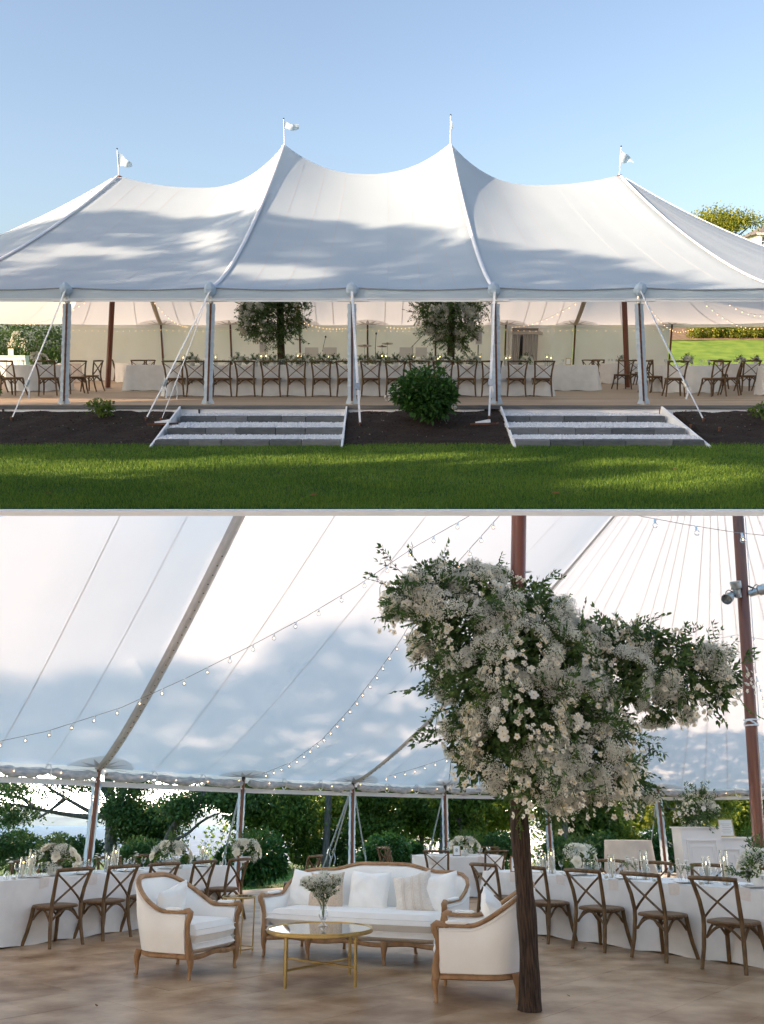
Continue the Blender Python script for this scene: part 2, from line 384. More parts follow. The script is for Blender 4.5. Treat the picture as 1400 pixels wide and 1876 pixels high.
def cloth_mesh(path, ztop, zbot, amp=.02, flare=.03, nf=9, seed=0, levels=8, corner=None):
    """tablecloth: flat top inside path (closed list of (x, y)), skirt falling to zbot in soft folds"""
    rng = random.Random(seed); n = len(path); ph = [rng.random()*6.28 for _ in range(3)]
    c = Vector((sum(p[0] for p in path)/n, sum(p[1] for p in path)/n)); m = MB(); rings = []
    P = [Vector(p) for p in path]; L = [0]
    for i in range(n): L.append(L[-1]+(P[(i+1) % n]-P[i]).length)
    for lv in range(levels+1):
        t = lv/levels; z = lerp(ztop, zbot, t); ring = []
        for i in range(n):
            tn = (P[(i+1) % n]-P[i-1]).normalized(); nn = Vector((tn.y, -tn.x)); k = 2*PI*L[i]/L[-1]
            w = amp*t**1.2*(math.sin(nf*k+ph[0])+.5*math.sin(2.3*nf*k+ph[1]+t)+.3*math.sin(.41*nf*k+ph[2]))
            cr = corner(i)*t*.07 if corner else 0
            q = P[i]+nn*(w+flare*t+cr); ring.append((q.x, q.y, z+(.012*math.sin(nf*.7*k+ph[1]) if lv == levels else 0)))
        rings.append(ring)
    vs = [v for r in rings for v in r]
    fs = [(i*n+j, (i+1)*n+j, (i+1)*n+(j+1) % n, i*n+(j+1) % n) for i in range(levels) for j in range(n)]
    m.add(vs, fs); m.add([(x*.999+c.x*.001, y*.999+c.y*.001, ztop) for x, y, z in rings[0]], [tuple(range(n))])
    return m
def rect_path(x0, x1, y0, y1, r=.03, step=.12):
    pts = []
    def seg(a, b):
        n = max(1, int((Vector(b)-Vector(a)).length/step)); pts.extend([tuple(lerp(Vector(a), Vector(b), i/n)) for i in range(n)])
    seg((x0+r, y0), (x1-r, y0)); pts.append((x1-r*.3, y0+r*.3)); seg((x1, y0+r), (x1, y1-r)); pts.append((x1-r*.3, y1-r*.3))
    seg((x1-r, y1), (x0+r, y1)); pts.append((x0+r*.3, y1-r*.3)); seg((x0, y1-r), (x0, y0+r)); pts.append((x0+r*.3, y0+r*.3))
    return pts
def circ_path(r, n=72): return [(r*math.cos(2*PI*i/n), r*math.sin(2*PI*i/n)) for i in range(n)]

def table(M, label_t, label_c, path, legs, h=.76, zb=.012, amp=.014, nf=9, group=None, seed=0, clothmat=None, flare=.03, corner=None, gc=None):
    t = thing('dining_table', label_t, 'table', M=M, group=group)
    MB().add([(x*.985, y*.985, h-.025) for x, y in path]+[(x*.985, y*.985, h-.004) for x, y in path],
             [tuple(range(len(path)-1, -1, -1)), tuple(range(len(path), 2*len(path)))]+[(i, (i+1) % len(path), len(path)+(i+1) % len(path), len(path)+i) for i in range(len(path))]).obj('tabletop', WOODS, t)
    me = MB().tube([(0, 0, 0), (0, 0, h-.025)], .02, 6).mesh('leg', BLACK)
    for x, y in legs: put('leg', me, t, loc=(x, y, 0))
    c = cloth_mesh(path, h, zb, amp, flare, nf, seed, corner=corner).obj('tablecloth', clothmat or LINEN, None, smooth=60, M=M, label=label_c, cat='tablecloth', group=gc)
    return t

# ---- small table things
def build_goblet():
    prof = [(.034, 0), (.034, .003), (.006, .008), (.005, .07), (.010, .078), (.030, .095), (.037, .125), (.038, .165), (.036, .165), (.034, .125), (.026, .098), (0, .085)]
    m = MB().lathe(prof, 12)
    return m.obj('goblet', GLASS, None, smooth=True, label='clear pressed glass goblet', cat='glass')
def build_candle():
    t = thing('pillar_candle', 'white taper candle inside a clear glass cylinder', 'candle')
    MB().lathe([(.045, 0), (.047, .004), (.047, .30), (.044, .30), (.044, .006), (0, .006)], 16).obj('glass_cylinder', GLASS, t, smooth=True)
    MB().lathe([(.017, .006), (.017, .20), (.013, .206), (0, .206)], 10).obj('wax', IVORY, t, smooth=40)
    MB().lathe([(0, .208), (.005, .216), (.004, .228), (0, .242)], 8).obj('flame', FLAME, t, smooth=True)
    return t
def build_votive():
    t = thing('votive_candle', 'small glass votive holder', 'votive')
    MB().lathe([(.03, 0), (.034, .06), (.031, .06), (.028, .006), (0, .006)], 12).obj('holder', GLASS, t, smooth=True)
    MB().lathe([(.026, .006), (.026, .03), (0, .03)], 10).obj('wax', IVORY, t)
    return t
def build_plate():
    return MB().lathe([(.07, 0), (.135, .018), (.135, .022), (.09, .010), (0, .008)], 20).obj('dinner_plate', mat('plate_white', (.78, .77, .75), None, .25), None, smooth=40, label='white dinner plate', cat='plate')
def build_cutlery():
    t = thing('gold_cutlery', 'gold cutlery', 'cutlery')
    for i, x in enumerate((0, .025)): MB().tube([(x, -.09, .004), (x, 0, .006), (x, .10, .004)], [.004, .003, .007], 5, flat=.4).obj('fork' if i else 'knife', GOLD, t)
    return t
def build_napkin():
    """napkin lying at the table edge and hanging over it (edge at y=0, table towards +y)"""
    m = MB()
    for k, w in enumerate((.075, .071)):
        o = .004+.003*k
        m.grid(lambda a, b, w=w, o=o: ((a-.5)*2*w, (.10-b*.10 if b < .4 else .06-(b-.4)*.19 if b < .7 else -.004-o), o if b < .7 else o-(b-.7)/.3*(.15-.02*k)), 4, 10)
    return m.obj('napkin', NAP, None, smooth=60, label='folded blush napkin hanging over the table edge', cat='napkin')
GOBLET, CANDLE, VOTIVE, PLATE, CUTLERY, NAPKIN = map(Proto, (build_goblet, build_candle, build_votive, build_plate, build_cutlery, build_napkin))

# ---- flowers
def bloom_mesh(name, r, rings=3, petals=6, col=PETAL, center=STAMEN, openness=.8, seed=0):
    rng = random.Random(seed); m = MB()
    for k in range(rings):
        rr = r*(1-k/rings*.72); tilt = openness*(1-k/rings*.85)
        for j in range(petals):
            a = 2*PI*(j+.5*k)/petals+rng.uniform(-.15, .15); w = PI/petals*1.15
            o = Vector((math.cos(a), math.sin(a), 0)); s_ = Vector((-math.sin(a), math.cos(a), 0)); up = Vector((0, 0, 1))
            d = (o*math.sin(tilt*PI/2)+up*math.cos(tilt*PI/2)); e = (o*math.sin(min(1, tilt+.25)*PI/2)+up*math.cos(min(1, tilt+.25)*PI/2))
            b0 = o*r*.08; p1 = b0+d*rr*.55; p2 = p1+e*rr*.45*rng.uniform(.85, 1.1)
            m.add([b0, p1+s_*rr*w*.75, p2+s_*rr*w*.45, p2+e*rr*.08, p2-s_*rr*w*.45, p1-s_*rr*w*.75, p1-up*r*.05], [(0, 1, 6), (6, 1, 2, 3), (6, 3, 4, 5), (0, 6, 5)])
    m.ball((0, 0, r*.12), r*.14, 6, mi=1)
    return m.mesh(name, [col, center], smooth=True)
def orchid_spray_mesh():
    """a hanging cluster of small open white flowers"""
    rng = random.Random(5); m = MB(); vs = []
    m.tube([(0, 0, 0), (.03, 0, .02), (.06, 0, -.03), (.08, 0, -.14)], .0025, 4, mi=2)
    for i in range(15):
        c = Vector((rng.uniform(-.01, .09), rng.uniform(-.06, .06), rng.uniform(-.18, .05)))
        n = Vector((rng.uniform(.4, 1), rng.uniform(-.7, .7), rng.uniform(-.3, .7))).normalized(); a = n.orthogonal().normalized(); b = n.cross(a)
        r = rng.uniform(.018, .026)
        for j in range(5):
            t = 2*PI*j/5+rng.random()*.4; o = a*math.cos(t)+b*math.sin(t); s_ = n.cross(o)
            m.add([c, c+o*r*.55+s_*r*.42+n*r*.12, c+o*r*1.0+n*r*.28, c+o*r*.55-s_*r*.42+n*r*.12], [(0, 1, 2, 3)], 0)
        m.ball(c+n*r*.2, r*.2, 5, mi=1)
    return m.mesh('orchid_spray', [PETALC, STAMEN, STEM], smooth=True)
def breath_mesh(n=380, r=.13, seed=1, s0=.0055, s1=.0095):
    """airy cluster of tiny white flower heads on hair-thin stems"""
    rng = np.random.default_rng(seed)
    c = rand_dirs(n, rng); c[:, 2] = np.abs(c[:, 2])*1.0-.15; c *= (r*(.45+.55*rng.random(n)**.5))[:, None]
    # gather the heads into sprays
    k = rand_dirs(14, rng)*r*.7; k[:, 2] = np.abs(k[:, 2]); j = rng.integers(0, 14, n); c = c*.62+k[j]*.62+rng.normal(size=(n, 3))*r*.05
    s = rng.uniform(s0, s1, n)[:, None, None]
    octa = np.array([(1, 0, 0), (-1, 0, 0), (0, 1, 0), (0, -1, 0), (0, 0, .8), (0, 0, -.8)])
    v = (c[:, None, :]+octa[None]*s*rng.uniform(.7, 1.2, (n, 6, 1))).reshape(-1, 3)
    f = np.array([(0, 2, 4), (2, 1, 4), (1, 3, 4), (3, 0, 4), (2, 0, 5), (1, 2, 5), (3, 1, 5), (0, 3, 5)])
    F_ = (f[None]+6*np.arange(n)[:, None, None]).reshape(-1, 3); mi = np.zeros(len(F_), int)
    # stems: thin triangles from the root
    q = rng.integers(0, n, 70); base = len(v); sv = []; 
    for i in q:
        o = rng.normal(size=3)*.0012; sv += [(0, 0, -r*.5)+o, c[i]*.45+o+[.0016, 0, 0], c[i]]
    v = np.concatenate([v, np.array(sv)]); F_ = np.concatenate([F_, base+np.arange(len(sv)).reshape(-1, 3)]); mi = np.concatenate([mi, np.ones(len(sv)//3, int)])
    return npmesh('babys_breath', v, F_, [BREATH, STEM], mi)
def sprig_mesh(n=26, L=.34, leaf=.075, seed=2, m_=None, droop=.5):
    """leafy twig growing along +x, leaves in pairs"""
    rng = np.random.default_rng(seed); pos = []; d = []; m = MB()
    br = [(0, 0)]+[(rng.uniform(-.7, .7), rng.uniform(-.5, .5)) for _ in range(2)]
    for bi, (ay, az) in enumerate(br):
        o = np.array([0, 0, 0.]) if bi == 0 else np.array([L*.3*bi, 0, 0]); LL = L if bi == 0 else L*.6
        def pt(t): return o+np.array([t*LL*math.cos(ay)*math.cos(az), t*LL*math.sin(ay), t*LL*math.sin(az)-droop*.25*t*t*LL])
        m.tube([pt(t) for t in (0, .33, .66, 1)], [.003, .0025, .002, .001], 4, mi=1)
        for i in range(n//3):
            t = .12+.88*i/(n//3-1); s = 1 if i % 2 else -1; pos.append(pt(t)); d.append([.75+.3*rng.random(), s*(.8+.3*rng.random()), rng.uniform(-.5, .4)])
        pos.append(pt(1)); d.append([1, .1, -.3])
    v, f = leaf_quads(np.array(pos), np.array(d), leaf*rng.uniform(.65, 1.15, len(pos)), rng, .35, .42)
    m.add(v.tolist(), f.tolist(), 0); return m.mesh('leaf_sprig', [m_ or LEAFG, STEM])
SPRIGS = [sprig_mesh(seed=s, n=27, leaf=.07+.012*(s % 2), L=.30+.05*(s % 3)) for s in range(5)]
FERN = sprig_mesh(n=66, L=.38, leaf=.035, seed=11, m_=LEAFM)
BREATHS = [breath_mesh(seed=s) for s in range(3)]
BREATH_S = [breath_mesh(150, .07, seed=9, s0=.004, s1=.007)]
ORCHID = orchid_spray_mesh()
ROSE = bloom_mesh('rose', .04, 5, 5, PETALC, PETALC, .75, 1)
DAISY = bloom_mesh('open_flower', .03, 2, 6, PETAL, STAMEN, .85, 2)

def align(d, roll=0.):
    """rotation taking +z to d"""
    return Vector(d).to_track_quat('Z', 'Y').to_matrix().to_4x4() @ Matrix.Rotation(roll, 4, 'Z')
def alignx(d, roll=0.):
    q = Vector(d).to_track_quat('X', 'Z').to_matrix().to_4x4(); return q @ Matrix.Rotation(roll, 4, 'X')
def floral_crown(parent, blobs, n_sprig, n_breath, n_orchid, n_rose, n_core, sc=1., seed=3, side=None):
    """blobs: [((x, y, z), r)] in the parent's space; side: unit vector the flowers prefer"""
    rng = random.Random(seed); nr = np.random.default_rng(seed)
    p, d = blob_points([(b[0], b[1]*.84) for b in blobs], n_core, nr, .1); v, f = leaf_quads(p, d+nr.normal(size=d.shape)*.5, .095*sc*nr.uniform(.7, 1.2, n_core), nr, .4, .42)
    put('foliage', npmesh('foliage', v, f, LEAFG), parent, kind='stuff')
    w = [b[1]**2 for b in blobs]
    def surf(bias=0.):
        for _ in range(60):
            c, r = rng.choices(blobs, w)[0]; d = Vector((rng.gauss(0, 1), rng.gauss(0, 1), rng.gauss(0, 1))).normalized()
            if side is not None and d.dot(side) < rng.uniform(-.45, .35): continue
            q = Vector(c)+d*r
            if all((q-Vector(c2)).length > r2*.86 for c2, r2 in blobs if c2 is not c): return q, d, r
        return q, d, r
    for i in range(n_sprig):
        q, d, r = surf(); d2 = (d+Vector((rng.gauss(0, .5), rng.gauss(0, .5), rng.gauss(-.25, .5)))).normalized()
        me = FERN if rng.random() < .10 else rng.choice(SPRIGS)
        put('leaf_sprig', me, parent, M=Matrix.Translation(q-d*.08*sc) @ alignx(d2, rng.uniform(0, 6.28)) @ Matrix.Scale(sc*rng.uniform(.75, 1.15), 4))
    for i in range(n_breath):
        if i % 4 == 0: q0, d, r = surf(); q = q0
        else: t_ = d.orthogonal(); t_.rotate(Matrix.Rotation(rng.uniform(0, 6.28), 3, d)); q = q0+t_*sc*rng.uniform(.10, .19)-d*.02
        put('babys_breath', rng.choice(BREATHS), parent, M=Matrix.Translation(q-d*.03*sc) @ align(d, rng.uniform(0, 6.28)) @ Matrix.Scale(sc*rng.uniform(.75, 1.2), 4))
    for i in range(n_orchid):
        q, d, r = surf(); a = math.atan2(d.y, d.x); put('orchid_spray', ORCHID, parent, M=Matrix.Translation(q+d*.03*sc) @ Matrix.Rotation(a, 4, 'Z') @ Matrix.Rotation(rng.uniform(-.3, .3), 4, 'X') @ Matrix.Scale(sc*rng.uniform(1.2, 1.7), 4))
    for i in range(n_rose):
        q, d, r = surf(); put('white_bloom', DAISY, parent, M=Matrix.Translation(q+d*.05*sc) @ align(d, rng.uniform(0, 6.28)) @ Matrix.Scale(sc*rng.uniform(1.2, 1.9), 4))

def build_centerpiece(rx=.22, ry=.12, h=.16, seed=0, nb=24, nbr=9, ns=12, vase=.07):
    def f():
        rng = random.Random(seed); nr = np.random.default_rng(seed)
        t = thing('flower_centerpiece', 'low centerpiece of white flowers', 'flowers')
        MB().lathe([(.04, 0), (.06, .01), (.07, vase), (.06, vase), (0, vase-.01)], 12).obj('bowl', PAPER, t, smooth=40)
        n = 150; d = rand_dirs(n, nr); d[:, 2] = np.abs(d[:, 2]); p = d*np.array([rx, ry, h])*.8+[0, 0, vase]
        v, fa = leaf_quads(p, d, .05*nr.uniform(.7, 1.2, n), nr, .4, .5); put('foliage', npmesh('foliage', v, fa, LEAFM), t, kind='stuff')
        def q():
            a = rng.uniform(0, 6.28); e = rng.uniform(.0, 1.45); dd = Vector((math.cos(a)*math.cos(e), math.sin(a)*math.cos(e), math.sin(e))); return Vector((dd.x*rx, dd.y*ry, dd.z*h+vase)), dd
        for i in range(nbr): p_, dd = q(); put('babys_breath', rng.choice(BREATHS), t, M=Matrix.Translation(p_*.95) @ align(dd) @ Matrix.Scale(rng.uniform(.45, .65), 4))
        for i in range(nb): p_, dd = q(); put('rose', ROSE if rng.random() < .7 else DAISY, t, M=Matrix.Translation(p_+dd*.02) @ align(dd, rng.uniform(0, 6)) @ Matrix.Scale(rng.uniform(.85, 1.25), 4))
        for i in range(ns): p_, dd = q(); put('leaf_sprig', rng.choice(SPRIGS), t, M=Matrix.Translation(p_*.8) @ alignx(dd+Vector((0, 0, .3)), rng.uniform(0, 6)) @ Matrix.Scale(.42, 4))
        return t
    return f
CENTER = Proto(build_centerpiece(seed=1)); CENTER2 = Proto(build_centerpiece(.17, .11, .13, seed=5, nb=12, nbr=10, ns=10))
GREENS = Proto(build_centerpiece(.26, .10, .13, seed=8, nb=4, nbr=5, ns=26))
def build_budvase():
    t = thing('bud_vase', 'little glass bud vase with a white stem', 'vase')
    MB().lathe([(.02, 0), (.027, .01), (.028, .05), (.012, .075), (.014, .09), (.011, .09), (0, .07)], 10).obj('bottle', GLASS, t, smooth=True)
    MB().tube([(0, 0, .01), (.005, 0, .12), (.02, .01, .22)], .002, 4).obj('stem', STEM, t)
    for k, (x, y, z) in enumerate(((.02, .01, .22), (.0, .02, .17), (.035, -.01, .18), (-.01, -.01, .20))): put('blossom', DAISY, t, M=Matrix.Translation((x, y, z)) @ align((x*9, y*9, 1)) @ Matrix.Scale(.75, 4))
    for k in range(2): put('leaf_sprig', SPRIGS[k], t, M=Matrix.Translation((0, 0, .08)) @ alignx((.4-.8*k, .2, 1), k) @ Matrix.Scale(.3, 4))
    return t
BUD = Proto(build_budvase)

def text(parent, s, size, M, m_=None):
    c = bpy.data.curves.new('numeral', 'FONT'); c.body = s; c.size = size; c.align_x = 'CENTER'; c.align_y = 'CENTER'; c.extrude = .0004
    tmp = bpy.data.objects.new('tmp', c); me = bpy.data.meshes.new_from_object(tmp); bpy.data.objects.remove(tmp); me.materials.clear(); me.materials.append(m_ or INK)
    return put('lettering', me, parent, M=M)
def framed_card(loc, rz, s, label, m_=OAK, w=.13, h=.18, lines=0, tilt=-.15):
    t = thing('card_frame', label, 'picture frame', M=Matrix.Translation(tuple(loc)) @ Matrix.Rotation(rz, 4, 'Z') @ Matrix.Rotation(tilt, 4, 'X'))
    for x in (-1, 1): MB().box((x*(w/2-.009), 0, h/2), (.018, .016, h)).obj('frame_side', m_, t)
    for z in (.009, h-.009): MB().box((0, 0, z), (w-.036, .015, .018)).obj('frame_bar', m_, t)
    MB().box((0, .002, h/2), (w-.034, .006, h-.034)).obj('card', PAPER, t)
    if s: text(t, s, h*.46, Matrix.Translation((0, -.0022, h/2)) @ Matrix.Rotation(PI/2, 4, 'X'))
    for k in range(lines): MB().box((0, -.0016, h*(.72-.1*k)), ((w-.06)*(.9-.25*(k % 2)), .0006, h*.018)).obj('handwriting_line', mat('pale_ink', (.35, .33, .3), None), t)
    return t

def pillow_mesh(w, h, th, m_, seed=0, fringe=False, stripes=False):
    rng = random.Random(seed); m = MB(); N = 18; ph = [rng.random()*6 for _ in range(4)]
    def fn(side):
        def g(a, b):
            x = a*2-1; y = b*2-1; k = (1-abs(x)**2.6)*(1-abs(y)**2.6); t = th/2*max(0, k)**.55
            pinch = 1-.07*(1-abs(x))*(y*y)-.0; pin2 = 1-.07*(1-abs(y))*(x*x)
            wr = .010*math.sin(7*x+ph[0]+3*y)*math.sin(5*y+ph[1])*k+.006*math.sin(16*x*y+ph[2])*k
            sag = -.03*h*(1-abs(x)**2)*(y > .0)*y
            return (x*w/2*pin2*(1+.03*math.sin(3*y+ph[3])), side*(t+wr*1), y*h/2*pinch+sag)
        return g
    m.grid(fn(1), N, N); m.grid(fn(-1), N, N); me = m.mesh('pillow', m_, smooth=True)
    return me
def pillow(loc, M, w, h, th, m_, label, seed=0, trim=None, stripes=False):
    o = put('throw_pillow', pillow_mesh(w, h, th, m_, seed), None, M=Matrix.Translation(tuple(loc)) @ M, label=label, cat='pillow')
    if trim:
        m = MB(); n = 40
        pts = [(w/2*c, 0, h/2*s) for c, s in [(1, -1+2*i/n) for i in range(n)]]
        for x, y, z in pts[::1]: m.ball((x*.985*(1-.05*(1-abs(z)/(h/2))), random.uniform(-.004, .004), z*.97), .009, 5)
        m.obj('tassel_trim', trim, o, kind='stuff')
    if stripes:
        for x in (-.10, -.075, .015, .035, .11, .125):
            m = MB(); N = 14
            def g(a, b, x=x):
                xx = x+.004*(a*2-1); X = xx/(w/2); y = b*1.9-.95; k = (1-abs(X)**2.6)*(1-abs(y)**2.6); return (xx*(1-.07*(1-abs(y))*X*X), -(th/2*k**.55+.0135), y*h/2*(1-.07*(1-abs(X))*y*y)-.03*h*(1-X*X)*(y > 0)*y)
            m.grid(g, 1, N); m.obj('woven_stripe', mat('stripe_thread', (.68, .59, .50), None), o)
    return o

def french_seat(name, label, cat, M, w, d, ha, hb, hump=0., barrel=.28, seat_h=.42, cushions=1, bow=.03, front_legs=(-1, 1)):
    """upholstered seat with a carved oak show-frame; front towards +y"""
    t = thing(name, label, cat, M=M)
    n = 48; path = []
    r = barrel; x1 = w/2; y0 = -d/2; y1 = d/2
    segs = [((x1, y1), (x1, y0+r)), None, ((x1-r, y0), (-x1+r, y0)), None, ((-x1, y0+r), (-x1, y1))]
    L1 = y1-y0-r; La = PI/2*r; L2 = w-2*r; tot = 2*L1+2*La+L2
    def pos(u):
        q = u*tot
        if q < L1: return Vector((x1, y1-q)), Vector((1, 0))
        q -= L1
        if q < La: a = q/r; return Vector((x1-r+r*math.cos(a), y0+r-r*math.sin(a))), Vector((math.cos(a), -math.sin(a)))
        q -= La
        if q < L2: return Vector((x1-r-q, y0)), Vector((0, -1))
        q -= L2
        if q < La: a = q/r; return Vector((-x1+r-r*math.sin(a), y0+r-r*math.cos(a))), Vector((-math.sin(a), -math.cos(a)))
        q -= La; return Vector((-x1, y0+r+q)), Vector((-1, 0))
    ua = (L1*.72)/tot; ub = (L1+La*.95)/tot
    def top(u):
        u = min(u, 1-u)
        z = lerp(ha, hb, sm((u-ua)/(ub-ua))) if u < ub else hb
        if hump and u > ub: z += hump*sm((u-ub)/(.5-ub)*1.9-.35)
        return z
    def lean(u, z):     # back leans outwards with height
        k = sm((min(u, 1-u)-ua)/(ub-ua)); return (z-.2)*(.10+.10*k)
    th = .055; zb = .235
    prof = []
    m = MB(); rings = []
    for i in range(n+1):
        u = i/n; p, nn = pos(u); zt = top(u)-.018; ring = []
        for off, z in ((th/2, zb), (th/2+.018, lerp(zb, zt, .5)), (th/2, zt-.01), (th*.2, zt+.004), (-th/2, zt-.01), (-th/2-.02, lerp(zb, zt, .6)), (-th/2-.01, .38), (-th/2, zb)):
            q = p+nn*(off+lean(u, z)); ring.append((q.x, q.y, z))
        rings.append(ring)
    vs = [v for g in rings for v in g]; K = 8
    m.add(vs, [(i*K+j, (i+1)*K+j, (i+1)*K+(j+1) % K, i*K+(j+1) % K) for i in range(n) for j in range(K)]+[tuple(range(K)), tuple(n*K+j for j in range(K-1, -1, -1))])
    m.obj('upholstered_back', UPH, t, smooth=70)
    # piping along the outer panel edge and show-wood rail on top
    def along(off, dz, u0=0., u1=1., k=n): 
        out = []
        for i in range(k+1):
            u = lerp(u0, u1, i/k); p, nn = pos(u); z = top(u)+dz; q = p+nn*(off+lean(u, z)); out.append((q.x, q.y, z))
        return out
    MB().tube(along(th/2+.006, -.030), .0045, 5).obj('piping', PILW, t, smooth=True)
    rw = .020 if w > 1.5 else .025
    MB().tube(along(0, .006), [rw+.005*math.sin(PI*i/n) for i in range(n+1)], 8, flat=.72).obj('top_rail', OAK, t, smooth=True)
    for s in (-1, 1):
        q = along(0, .0, 0, .001, 1)[0] if s == 1 else along(0, 0, .999, 1, 1)[1]
        x, y, z = q
        MB().tube([(x, y-.03, z+.016), (x, y+.02, z+.020), (x, y+.045, z+.002), (x*1.0, y+.040, z-.035), (x*.985, y+.015, z-.10), (x*.965, y+.012, z-.18), (x*.95, y+.03, .34), (x*.945, y+.045, .26), (x*.945, y+.03, .19)],
                  [.022, .030, .033, .029, .025, .024, .028, .034, .036], 8).obj('arm_post', OAK, t, smooth=True)
        MB().tube([(x, y+.052, z+.004), (x, y+.060, z+.0), (x, y+.062, z-.004)], [.014, .012, .006], 8).obj('scroll_boss', OAK, t, smooth=True)
        pad = along(0, .03, .03, ua*.95, 8) if s == 1 else along(0, .03, 1-.03, 1-ua*.95, 8)
        MB().tube(pad, [.012]+[.030]*7+[.012], 8, flat=.62).obj('arm_pad', UPH, t, smooth=True)
    # lower rail round the seat, with a gently shaped front apron
    zr = .205
    MB().tube([(v[0], v[1], zr) for v in [(*(pos(i/n)[0]+pos(i/n)[1]*.012), 0) for i in range(n+1)]], .026, 6, flat=.9).obj('base_rail', OAK, t, smooth=True)
    legs = [(-w/2*.97, d/2+.035), (w/2*.97, d/2+.035), (-w/2+.07, -d/2+.03), (w/2-.07, -d/2+.03)]
    mid = [x for x in front_legs if abs(x) < .9]
    for x in mid: legs += [(x*w/2, d/2+.05+bow), (x*w/2, -d/2)]
    N = 30; ap = []
    for i in range(N+1):
        u = i/N*2-1; dip = .018*math.cos(u*PI*(2 if mid else 1)*1.5); ap.append((u*w/2*.96, d/2+.03+bow*(1-u*u), zr+dip*.6))
    MB().tube(ap, .028, 6, flat=.85).obj('front_apron', OAK, t, smooth=True)
    for x, y in legs:
        fx = (1 if x > 0 else -1); fy = 1 if y > 0 else -1
        MB().tube([(0, 0, .235), (fx*.006, fy*.012, .17), (fx*.004, fy*.016, .12), (0, fy*.004, .06), (fx*.002, fy*.006, .02), (fx*.008, fy*.014, .0)], [.036, .035, .026, .017, .018, .021], 8).obj('cabriole_leg', OAK, t, M=Matrix.Translation((x, y, 0)), smooth=True)
    # seat deck and cushion
    def slab(z0, z1, inset, fy, rr, name_, mt, crown=.0, nx=26, ny=12):
        b = MB(); X = w/2-inset; Y0 = -d/2+inset; 
        def prof_(a, b_): return a
        def fn(side):
            def g(a, c):
                x = a*2-1; y = c*2-1; cx = (1-abs(x)**14)*(1-abs(y)**14)
                k = max(0, 1-abs(x)**18)*max(0, 1-abs(y)**18)
                yy = lerp(Y0, fy+bow*(1-x*x), c); xx = x*X
                if barrel > .2: xx *= (1 if c > .35 else lerp(.80, 1, sm(c/.35)))
                zz = (z0+z1)/2+side*((z1-z0)/2*k**.16)+(crown*k if side > 0 else 0)
                return (xx, yy, zz)
            return g
        b.grid(fn(1), nx, ny); b.grid(fn(-1), nx, ny); return b.obj(name_, mt, t, smooth=True)
    slab(.222, seat_h-.10, .03, d/2+.058, .02, 'seat_deck', UPH)
    slab(seat_h-.105, seat_h+.045, .045, d/2+.062, .05, 'seat_cushion', UPH, crown=.03)
    for zz in (seat_h-.105, seat_h+.022):
        MB().tube([((i/24*2-1)*(w/2-.05), d/2+.052+bow*(1-(i/24*2-1)**2), zz) for i in range(25)], .0045, 5).obj('cushion_piping', PILW, t, smooth=True)
    return t

def ring(m, r, z, tr, n=48, nn=6, mi=0): return m.tube([(r*math.cos(2*PI*i/n), r*math.sin(2*PI*i/n), z) for i in range(n)], tr, nn, mi, closed=True)

# ---- strings of lights
def bulb_mesh(r=.03, lit=BULB2, glass=True):
    m = MB(); m.lathe([(.011, .0), (.012, -.03), (.016, -.034), (.015, -.045), (0, -.045)], 8, mi=1)
    if glass: m.ball((0, 0, -.045-r*.95), r, 10, mi=0); m.ball((0, 0, -.045-r*.8), r*.28, 6, mi=2)
    else: m.ball((0, 0, -.045-r*.8), r, 6, mi=2)
    return m.mesh('bulb', [GLASSB, PLASTIC, lit], smooth=True)
BULB_BIG = bulb_mesh(); BULB_FAIRY = bulb_mesh(.017, BULB, False)
def light_string(pts, n, label, bulb, wire=.003, m_=None, scale=1.):
    pts = [Vector(p) for p in pts]; L = [0]
    for a, b in zip(pts, pts[1:]): L.append(L[-1]+(b-a).length)
    def at(s):
        for i in range(len(pts)-1):
            if s <= L[i+1]: return lerp(pts[i], pts[i+1], (s-L[i])/max(1e-6, L[i+1]-L[i]))
        return pts[-1]
    t = thing('light_string', label, 'string lights', loc=pts[0])
    MB().tube([p-pts[0] for p in pts], wire, 4).obj('wire', m_ or PLASTIC, t)
    for i in range(n):
        p = at(L[-1]*(i+.5)/n)-pts[0]; put('bulb', bulb, t, M=Matrix.Translation(p) @ Matrix.Rotation(random.uniform(-.15, .15), 4, 'X') @ Matrix.Rotation(random.uniform(-.15, .15), 4, 'Y') @ Matrix.Scale(scale, 4))
    return t

